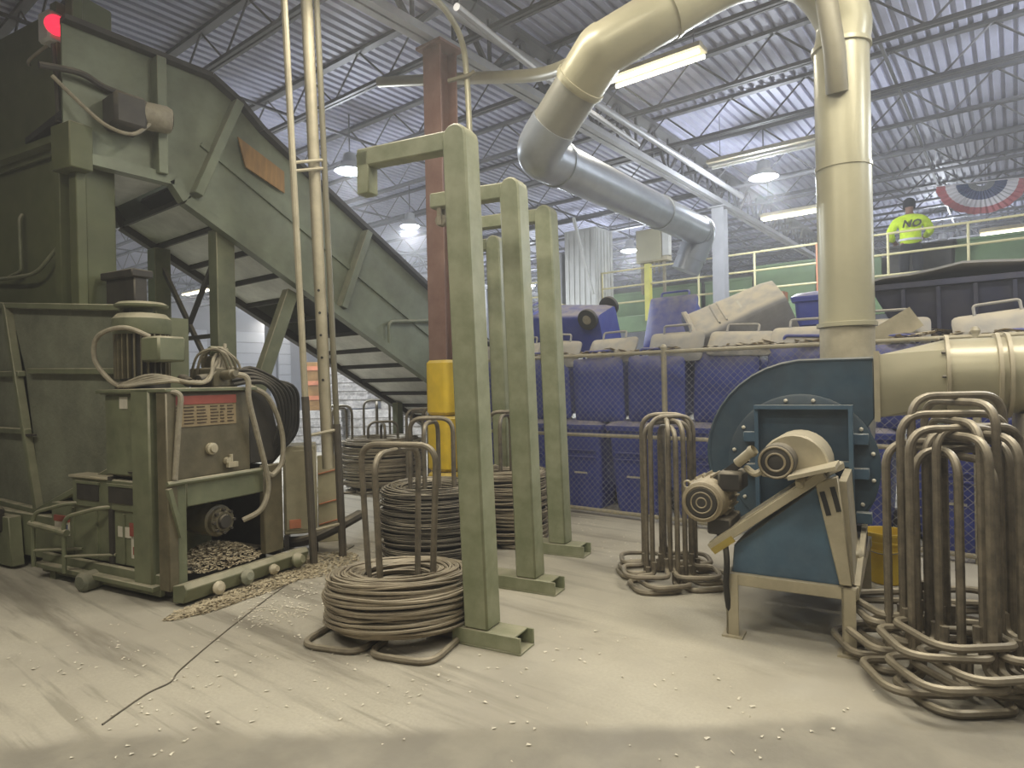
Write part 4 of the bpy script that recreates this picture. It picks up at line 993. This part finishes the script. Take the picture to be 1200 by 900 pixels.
def M3(x, y, z, loc):
    m = Matrix((x, y, z)).transposed().to_4x4(); m.translation = loc; return m
Xv, Yv, Zv = Vector((1, 0, 0)), Vector((0, 1, 0)), Vector((0, 0, 1))
for k in range(11):          # second layer: lids to the fence
    U = -6.2 + .76 * k
    tl_ = RND.uniform(-.07, .07)
    x = (Xv * -1 + Zv * tl_).normalized(); z = (-Yv - Zv * RND.uniform(.0, .06)).normalized(); y = z.cross(x)
    if y.z < 0: x = -x; y = -y
    lab = 'blue cart lying lid-first to the fence, %s from left in second layer' % ordn[k]
    dup(proto, lab, None, None, GM, M3(x, y, z, Vector((U, FV + 1.28 + RND.uniform(0, .08), 1.10 + .39))))
# loose dusty lids lying over the second layer
lid0 = None
for k in range(9):
    U = -5.9 + .72 * k + RND.uniform(-.08, .08)
    lab = 'loose dusty beige cart lid over the second layer, %s from left' % ordn[k]
    rot = (radians(58 + RND.uniform(-14, 14)), RND.uniform(-.12, .12), RND.uniform(-.15, .15)); loc = (U, FV + .34 + RND.uniform(0, .1), 1.90)
    if lid0 is None:
        lid0 = thing('cart_lid', lab, 'lid', loc, 0, 'loose lids on the pile'); lid0.rotation_euler = rot
        loft([(rr_(.66, .34), 0), (rr_(.66, .34), .02), (rr_(.58, .26, .1), .05), (rr_(.34, .14, .05), .065)]).build('lid_shell', CART_L, lid0)
        MB().tube(fillet([(-.16, .15, .03), (-.16, .24, .05), (.16, .24, .05), (.16, .15, .03)], .03), .013, 8).build('lid_handle', CART_L, lid0)
    else: dup(lid0, lab, loc, rot)
# third layer
y_ = (Yv * -.36 + Zv * .93).normalized(); z_ = -Xv
dup(proto, 'blue cart lying on its side above the pile, wheels facing the blower', None, None, GT, M3(y_.cross(z_), y_, z_, Vector((-4.05, 7.2, 2.20))))
y_ = (Zv * .93 + Yv * .36).normalized(); z_ = (-Yv * .93 + Zv * .36).normalized()
dm_ = make_cart('dusty-lidded cart lying above the pile, lid to the fence', GT, CART, CART)
dm_.matrix_world = M3(y_.cross(z_), y_, z_, Vector((-3.62, 9.0, 1.95)))
g_ = make_cart('tilted dusty grey cart on the pile left of the beige duct', GT, CART_L, CART_D)
z_ = Vector((-.80, -.28, -.42)).normalized(); y_ = Vector((.2, .7, -.7)); y_ = (y_ - z_ * y_.dot(z_)).normalized()
g_.matrix_world = M3(y_.cross(z_), y_, z_, Vector((-1.98, 7.45, 2.34)))
x = (Xv + Yv * .1).normalized()
dup(proto, 'blue cart standing on the pile just left of the beige vertical duct', None, None, GT, M3(x, Zv.cross(x), Zv, Vector((-1.68, 8.0, 1.42))))
# long navy tub with a warped dusty cover
tb = thing('navy_tub', 'long dark navy tub on top of the pile at right', 'tub', (-1.05, 6.95, 1.83), .0)
loft([([(x * .93 + .09, y * .9) for x, y in rr_(2.5, .9)], 0.0), (rr_(2.62, 1.0), .50), (rr_(2.70, 1.08), .51), (rr_(2.70, 1.08), .56)]).build('tub_body', CART_D, tb)
for c in kids(tb): c.location = (1.30, .45, 0)
for i in range(9):
    x = .25 + i * .27
    MB().bar((x, -.045, .03), (x, -.085, .50), .03, .04).build('tub_rib', CART_D, tb)
b = MB(); nx, ny = 14, 4; vs = []
for i in range(nx + 1):
    for j in range(ny + 1):
        x = -.1 + 2.8 * i / nx; y = -.12 + 1.1 * j / ny
        z = .585 + .10 * sin(min(1, i / nx * 1.5) * pi) * (1 - .3 * j / ny) + .015 * sin(i * 1.9 + j)
        vs.append((x, y, z))
nv = len(vs); vs += [(x, y, z - .02) for x, y, z in vs]
fs = [(i * (ny + 1) + j, (i + 1) * (ny + 1) + j, (i + 1) * (ny + 1) + j + 1, i * (ny + 1) + j + 1) for i in range(nx) for j in range(ny)]
fs += [tuple(nv + q for q in reversed(f)) for f in fs]
edge = [i * (ny + 1) for i in range(nx + 1)] + [nx * (ny + 1) + j for j in range(1, ny + 1)] + [i * (ny + 1) + ny for i in range(nx - 1, -1, -1)] + [j for j in range(ny - 1, 0, -1)]
fs += [(edge[k], edge[(k + 1) % len(edge)], nv + edge[(k + 1) % len(edge)], nv + edge[k]) for k in range(len(edge))]
b.add(vs, fs); b.build('tub_cover', CART_L, tb, label='warped dusty beige cover sheet')
cb = thing('cardboard_sheet', 'torn beige board leaning below the navy tub, right of the duct', 'board', (-1.0, 6.62, 1.86), 0)
MB().bar((0, 0, 0), (.32, .05, .20), .02, .2).build('board_face', BEIGE, cb)
# dust and scraps over the pile
tag(flakes('pile_scraps', [((-4.6 + .8 * k, FV + .45, 1.86), 170, .5, .28, 0, .09) for k in range(7)], PAPER, (.02, .07)), 'dusty scraps covering the second layer of carts', 'scraps')

# ------------------------------------------------------------------ raised sorting platform
WV = 13.55; WZ = 3.05
pl = thing('sorting_platform', 'raised green sorting platform with pale yellow railing', 'platform', (0, WV, 0))
PU0, PU1 = -10.2, 3.6
MB().b2((PU0, .0, WZ - .38), (PU1, .08, WZ)).build('edge_beam', GREEN_PL, pl, bev=0.01)
MB().b2((PU0, .08, WZ - .06), (PU1, 3.6, WZ)).build('deck', DARK, pl)
for i in range(12):
    U = -9.0 + 1.2 * i
    if i == 2: MB().box((U, -.02, WZ + .5), (.13, .13, 1.3)).build('rail_post', PALE_Y, pl, label='thick bright yellow post')
    elif i == 5: MB().cyl((U, -.03, WZ), (U, -.03, WZ + 1.08), .026, n=10).build('rail_post', ORANGE, pl, label='orange post')
    else: MB().cyl((U, -.03, WZ - .1), (U, -.03, WZ + 1.08), .022, n=10).build('rail_post', YELLOW_P, pl)
for z in (1.08, .70, .32): MB().cyl((PU0, -.03, WZ + z), (PU1, -.03, WZ + z), .022, n=10).build('rail', YELLOW_P, pl)
for U in (-9, -5, -1, 3): MB().b2((U - .1, .2, 0), (U + .1, .4, WZ - .38)).build('platform_leg', GREEN_PL, pl)
# sorting conveyor wall behind the walkway
sw = thing('sorting_conveyor', 'green walled sorting conveyor on the raised platform', 'conveyor', (0, WV + 1.35, WZ))
for i, (a, c, h_) in enumerate(((-8.6, -7.3, .75), (-7.2, -5.9, .8), (-5.8, -4.7, .8), (-4.6, -3.35, 1.02), (-3.3, -2.1, .95), (-.93, .25, 1.05), (1.0, 2.4, 1.05))):
    MB().b2((a, 0, .05), (c, .06, h_)).build('wall_panel', GREEN_PL, sw, bev=0.01)
    MB().b2((a, -.03, h_ - .05), (c, .0, h_)).build('panel_lip', GREEN_PL, sw)
MB().b2((-8.6, .5, .0), (3.2, .6, .95)).build('rear_wall', DARK, sw)
MB().b2((-8.6, .06, .55), (3.2, .5, .6)).build('sorting_belt', BLACK, sw)
b = MB(); b.b2((-8.6, .02, .0), (3.2, .1, .06)); b.build('belt_frame', GREEN_PL, sw)
for U, m_ in ((-6.2, ORANGE), (-4.0, ORANGE), (.6, WOOD)):
    bx = thing('small_crate', {-6.2: 'small orange crate on the sorting line left of the domed cart', -4.0: 'small orange crate on the sorting line behind the tilted cart', .6: 'small tan crate on the sorting line at the right edge'}[U], 'crate', (U, WV + .75, WZ))
    b = MB(); b.b2((-.2, -.14, 0), (.2, .14, .02)); b.b2((-.2, -.14, 0), (.2, -.12, .3)); b.b2((-.2, .12, 0), (.2, .14, .3)); b.b2((-.2, -.14, 0), (-.18, .14, .3)); b.b2((.18, -.14, 0), (.2, .14, .3)); b.build('crate_shell', m_, bx)
# electrical box and white cabinets by the platform
eb = thing('beige_control_box', 'beige control box on a frame above the platform railing', 'control box', pt(768, 330, 14.9), 0.0)
MB().b2((-.42, -.12, .45), (.36, .14, 1.22)).build('box_body', BEIGE, eb, bev=0.01)
MB().b2((-.40, -.14, .48), (.22, -.12, 1.19)).build('box_door', DUCT, eb, bev=0.006); MB().b2((.25, -.15, .55), (.42, .0, 1.12)).build('side_panel', WHITE, eb, bev=0.01)
for x in (-.35, .2): MB().b2((x, -.03, -.27), (x + .06, .03, .45)).build('stand_post', HOSE, eb)
for i in range(4): MB().cyl((-.25 + i * .12, -.02, .2), (-.25 + i * .12, -.02, .45), .018, n=8).build('cable_entry', HOSE, eb)
wc = at(1.95, 15.9)
we = thing('ribbed_enclosure', 'tall white ribbed sheet metal enclosure behind the carts', 'enclosure', wc, 0.0)
MB().b2((-.45, -.35, 0), (.45, .45, 5.25)).build('enclosure_body', WHITE, we)
for i in range(6):
    MB().b2((-.43 + i * .15, -.375, .4), (-.33 + i * .15, -.35, 5.2)).build('wall_rib', WHITE, we)
for i in range(5): MB().b2((.45, -.3 + i * .15, .4), (.475, -.21 + i * .15, 5.2)).build('wall_rib', WHITE, we)
wd = thing('ribbed_enclosure', 'lower pale enclosure left of the tall white one', 'enclosure', wc - RIGHT * .75 + FWD * .5, 0)
MB().b2((-.35, -.3, 0), (.35, .3, 4.75)).build('enclosure_body', COLGREY, wd)
MB().b2((-.37, -.32, 3.4), (.37, .32, 3.48)).build('wall_rib', YELLOW_P, wd)
MB().bar(pt(672, 255, 15.0) - we.location, pt(695, 345, 15.2) - we.location, .06, .06).build('slanted_strut', WHITE, we)

# bunting hung behind the worker
bn = thing('fan_bunting', 'red, white and blue pleated fan bunting above the walkway', 'bunting', pt(1150, 213, 12.4), YAW - .35)
def fan(r0, r1, name, m, sc_=False):
    b = MB(); n = 40; vs = []
    for k in range(n + 1):
        a = pi + pi * k / n; o_ = .02 * (-1) ** k; rr2 = r1 * (1 + (.03 * abs(sin(k * pi / 5)) if sc_ else 0))
        for r in (r0, rr2): vs.append((r * cos(a) * 1.0, o_ * r / r1, r * sin(a) * .82))
    b.add(vs, [(2 * k, 2 * k + 1, 2 * k + 3, 2 * k + 2) for k in range(n)])
    o = b.build(name, m, bn, smooth=False); s_ = o.modifiers.new('solid', 'SOLIDIFY'); s_.thickness = .004; return o
fan(.10, .22, 'inner_band', COLGREY); fan(.22, .42, 'blue_band', FLAG_B); fan(.42, .60, 'white_band', FLAG_W); fan(.60, .74, 'red_band', FLAG_R, True)
MB().cyl((-.78, 0, .0), (.78, 0, .0), .008, n=6).build('hanging_cord', FLAG_W, bn)
for x in (-.75, .75): MB().cyl((x, 0, 0), (x, 0, CEIL - bn.location.z - .01), .004, n=4).build('hanging_cord', FLAG_W, bn)

# ------------------------------------------------------------------ worker on the platform, seen from behind
wp = at(7.56, 12.05); wk = thing('person', 'person in yellow hi-vis jacket and dark cap, back turned, at the railing', 'person', (wp.x, wp.y, WZ), YAW - .45)
def skinned(name, joints, edges, m, parent, root=0, sub=2):
    me = bpy.data.meshes.new(name); me.from_pydata([j[:3] for j in joints], edges, [])
    o = bpy.data.objects.new(name, me); COL.objects.link(o); o.parent = parent
    sk = o.modifiers.new('skin', 'SKIN'); sk.use_smooth_shade = True
    for i, v in enumerate(me.skin_vertices[0].data):
        r = joints[i][3]; v.radius = r if isinstance(r, tuple) else (r, r); v.use_root = (i == root)
    s_ = o.modifiers.new('sub', 'SUBSURF'); s_.levels = sub; s_.render_levels = sub
    me.materials.append(m); return o
# local +Y is where the worker faces (away from the camera)
J = [(0, 0, .96, (.15, .11)), (0, .0, 1.12, (.14, .10)), (0, .03, 1.30, (.17, .11)), (0, .06, 1.45, (.12, .08)), (0, .085, 1.53, .055), (0, .10, 1.61, (.075, .085)), (0, .115, 1.70, (.08, .095)), (0, .11, 1.77, (.055, .065)),
     (-.21, .05, 1.42, .062), (-.31, .08, 1.18, .048), (-.24, .32, 1.06, .040), (-.20, .40, 1.05, .03),
     (.21, .05, 1.42, .062), (.31, .08, 1.18, .048), (.25, .32, 1.10, .040), (.20, .40, 1.10, .03),
     (-.10, .0, .88, .095), (-.11, .03, .50, .065), (-.11, -.01, .10, .045), (-.11, .12, .05, .045),
     (.10, .0, .88, .095), (.11, .03, .50, .065), (.11, -.01, .10, .045), (.11, .12, .05, .045)]
E_ = [(0, 1), (1, 2), (2, 3), (3, 4), (4, 5), (5, 6), (6, 7), (3, 8), (8, 9), (9, 10), (10, 11), (3, 12), (12, 13), (13, 14), (14, 15), (0, 16), (16, 17), (17, 18), (18, 19), (0, 20), (20, 21), (21, 22), (22, 23)]
skinned('body', J, E_, SKIN, wk)
K = [(0, 0, .88, (.21, .16)), (0, .0, 1.08, (.185, .14)), (0, .02, 1.28, (.215, .145)), (0, .05, 1.43, (.16, .115)), (0, .075, 1.51, (.085, .08)),
     (-.22, .04, 1.41, .092), (-.335, .06, 1.18, .078), (-.26, .28, 1.07, .062), (.22, .04, 1.41, .092), (.335, .06, 1.18, .078), (.27, .28, 1.11, .062)]
skinned('jacket', K, [(0, 1), (1, 2), (2, 3), (3, 4), (3, 5), (5, 6), (6, 7), (3, 8), (8, 9), (9, 10)], HIVIS, wk)
T_ = [(0, 0, 1.02, (.15, .115)), (0, 0, .92, (.165, .128)), (-.10, .0, .84, .115), (-.115, .03, .50, .09), (-.11, -.01, .08, .075), (.10, .0, .84, .115), (.115, .03, .50, .09), (.11, -.01, .08, .075)]
skinned('trousers', T_, [(0, 1), (1, 2), (2, 3), (3, 4), (1, 5), (5, 6), (6, 7)], TROUS, wk)
for s in (-1, 1): skinned('boot', [(s * .11, -.05, .05, .055), (s * .11, .06, .05, .055), (s * .11, .19, .04, .045)], [(0, 1), (1, 2)], BLACK, wk)
MB().lathe([(.098, -.075), (.108, -.03), (.108, .03), (.09, .085), (.05, .115), (.0, .125)], (0, .105, 1.715), (0, .12, 1), 20, caps=False).build('cap', HAIR, wk)
for s in (-1, 1):       # hands with fingers on the rail of the line
    hx, hy, hz = s * .20, .42, 1.05 + (.05 if s > 0 else 0)
    skinned('hand', [(hx, hy, hz, (.038, .02)), (hx, hy + .07, hz - .01, (.04, .018))] + [(hx + (i - 1.5) * .02, hy + .11 + .01 * (i in (1, 2)), hz - .015, .009) for i in range(4)] + [(hx + (i - 1.5) * .021, hy + .15 + .012 * (i in (1, 2)), hz - .04, .008) for i in range(4)] + [(hx - s * .05, hy + .06, hz - .01, .010), (hx - s * .06, hy + .10, hz - .02, .009)],
            [(0, 1)] + [(1, 2 + i) for i in range(4)] + [(2 + i, 6 + i) for i in range(4)] + [(0, 10), (10, 11)], SKIN, wk, sub=1)
letters('jacket_lettering', 'NO', .19, BLACK, wk, (0.0, -.137, 1.30), (radians(90 - 4), 0, 0), .004, .25)
for z in (1.02,): MB().lathe([(.202, -.02), (.202, .02)], (0, 0, z), (0, 0, 1), 20, caps=False).build('reflective_band', FLAG_W, wk).scale = (1, .76, 1)
dc = thing('dark_bin', 'tall dark bin the worker stands against on the platform', 'bin', (wp.x + .1, wp.y + .62, WZ))
loft([(rr_(1.0, .4), 0), (rr_(1.1, .5), .95), (rr_(1.16, .54), .955), (rr_(1.16, .54), 1.0)]).build('bin_body', DARK, dc)

# ------------------------------------------------------------------ background stock at left and floor bits
for i, (x, d, s_, z) in enumerate(((-4.6, 15.5, 1.15, 0), (-3.2, 15.2, 1.1, 0), (-1.9, 15.0, 1.1, 0), (-3.9, 15.5, 1.05, 1.02), (-2.5, 15.2, 1.05, .98), (-6.4, 15.8, 1.2, 0))):
    p = at(x, d, z); t = thing('paper_bale', 'pale paper bale in the far stack under the conveyor, %s' % ('second from left below', 'third from left below', 'rightmost below', 'left one on top', 'right one on top', 'leftmost below')[i], 'bale', p, YAW + RND.uniform(-.1, .1), 'far paper bales')
    loft([(rr_(s_, .9, .05), .0), (rr_(s_ + .04, .95, .05), .3), (rr_(s_ + .02, .93, .05), .7), (rr_(s_, .9, .05), .98)]).build('bale_block', PAPER_B, t)
    for zz_ in (.2, .4, .6, .8):
        MB().tube([(q[0] * 1.0, q[1], zz_) for q in rr_(s_ + .07, .98, .05)], .008, 5, True).build('bale_wire', DARK, t)
op = at(-4.6, 15.5, .98)
oc = thing('orange_crate', 'orange-yellow crate standing on a far paper bale behind the upright pipes', 'crate', op, YAW)
b = MB(); b.b2((-.3, -.3, 0), (.3, .3, .1)); b.b2((-.3, -.3, .1), (.3, -.26, 1.15)); b.b2((-.3, .26, .1), (.3, .3, 1.15)); b.b2((-.3, -.3, .1), (-.26, .3, 1.15)); b.b2((.26, -.3, .1), (.3, .3, 1.15)); b.build('crate_shell', WOOD, oc, bev=0.01)
for z in (.25, .6, .95): MB().b2((-.32, -.33, z), (.32, -.3, z + .1)).build('crate_slat', ORANGE, oc)

cab_pts = [fl(415, 640), fl(372, 665), fl(330, 690), fl(265, 740), fl(212, 785), fl(200, 800), fl(170, 815), fl(120, 850)]
for p in cab_pts: p.z = .004
tag(MB().tube(spline(cab_pts, 6), .0045, 6).build('floor_cable', DARK), 'thin dark cable lying across the dusty floor at left', 'cable')
fb = []
for px, py, n, s_ in ((60, 770, 30, .5), (250, 760, 50, .5), (200, 840, 40, .45), (420, 790, 35, .5), (560, 830, 24, .5), (640, 760, 25, .5), (800, 840, 20, .5), (480, 640, 60, .6), (720, 640, 50, .7), (660, 612, 60, .5), (350, 700, 140, .35), (320, 720, 110, .25), (900, 800, 14, .5)):
    fb.append((fl(px, py), n, s_, s_, 0, .0))
tag(flakes('floor_scraps', fb, SCRAP, (.004, .014), .1), 'small pale paper scraps scattered over the floor', 'scraps')
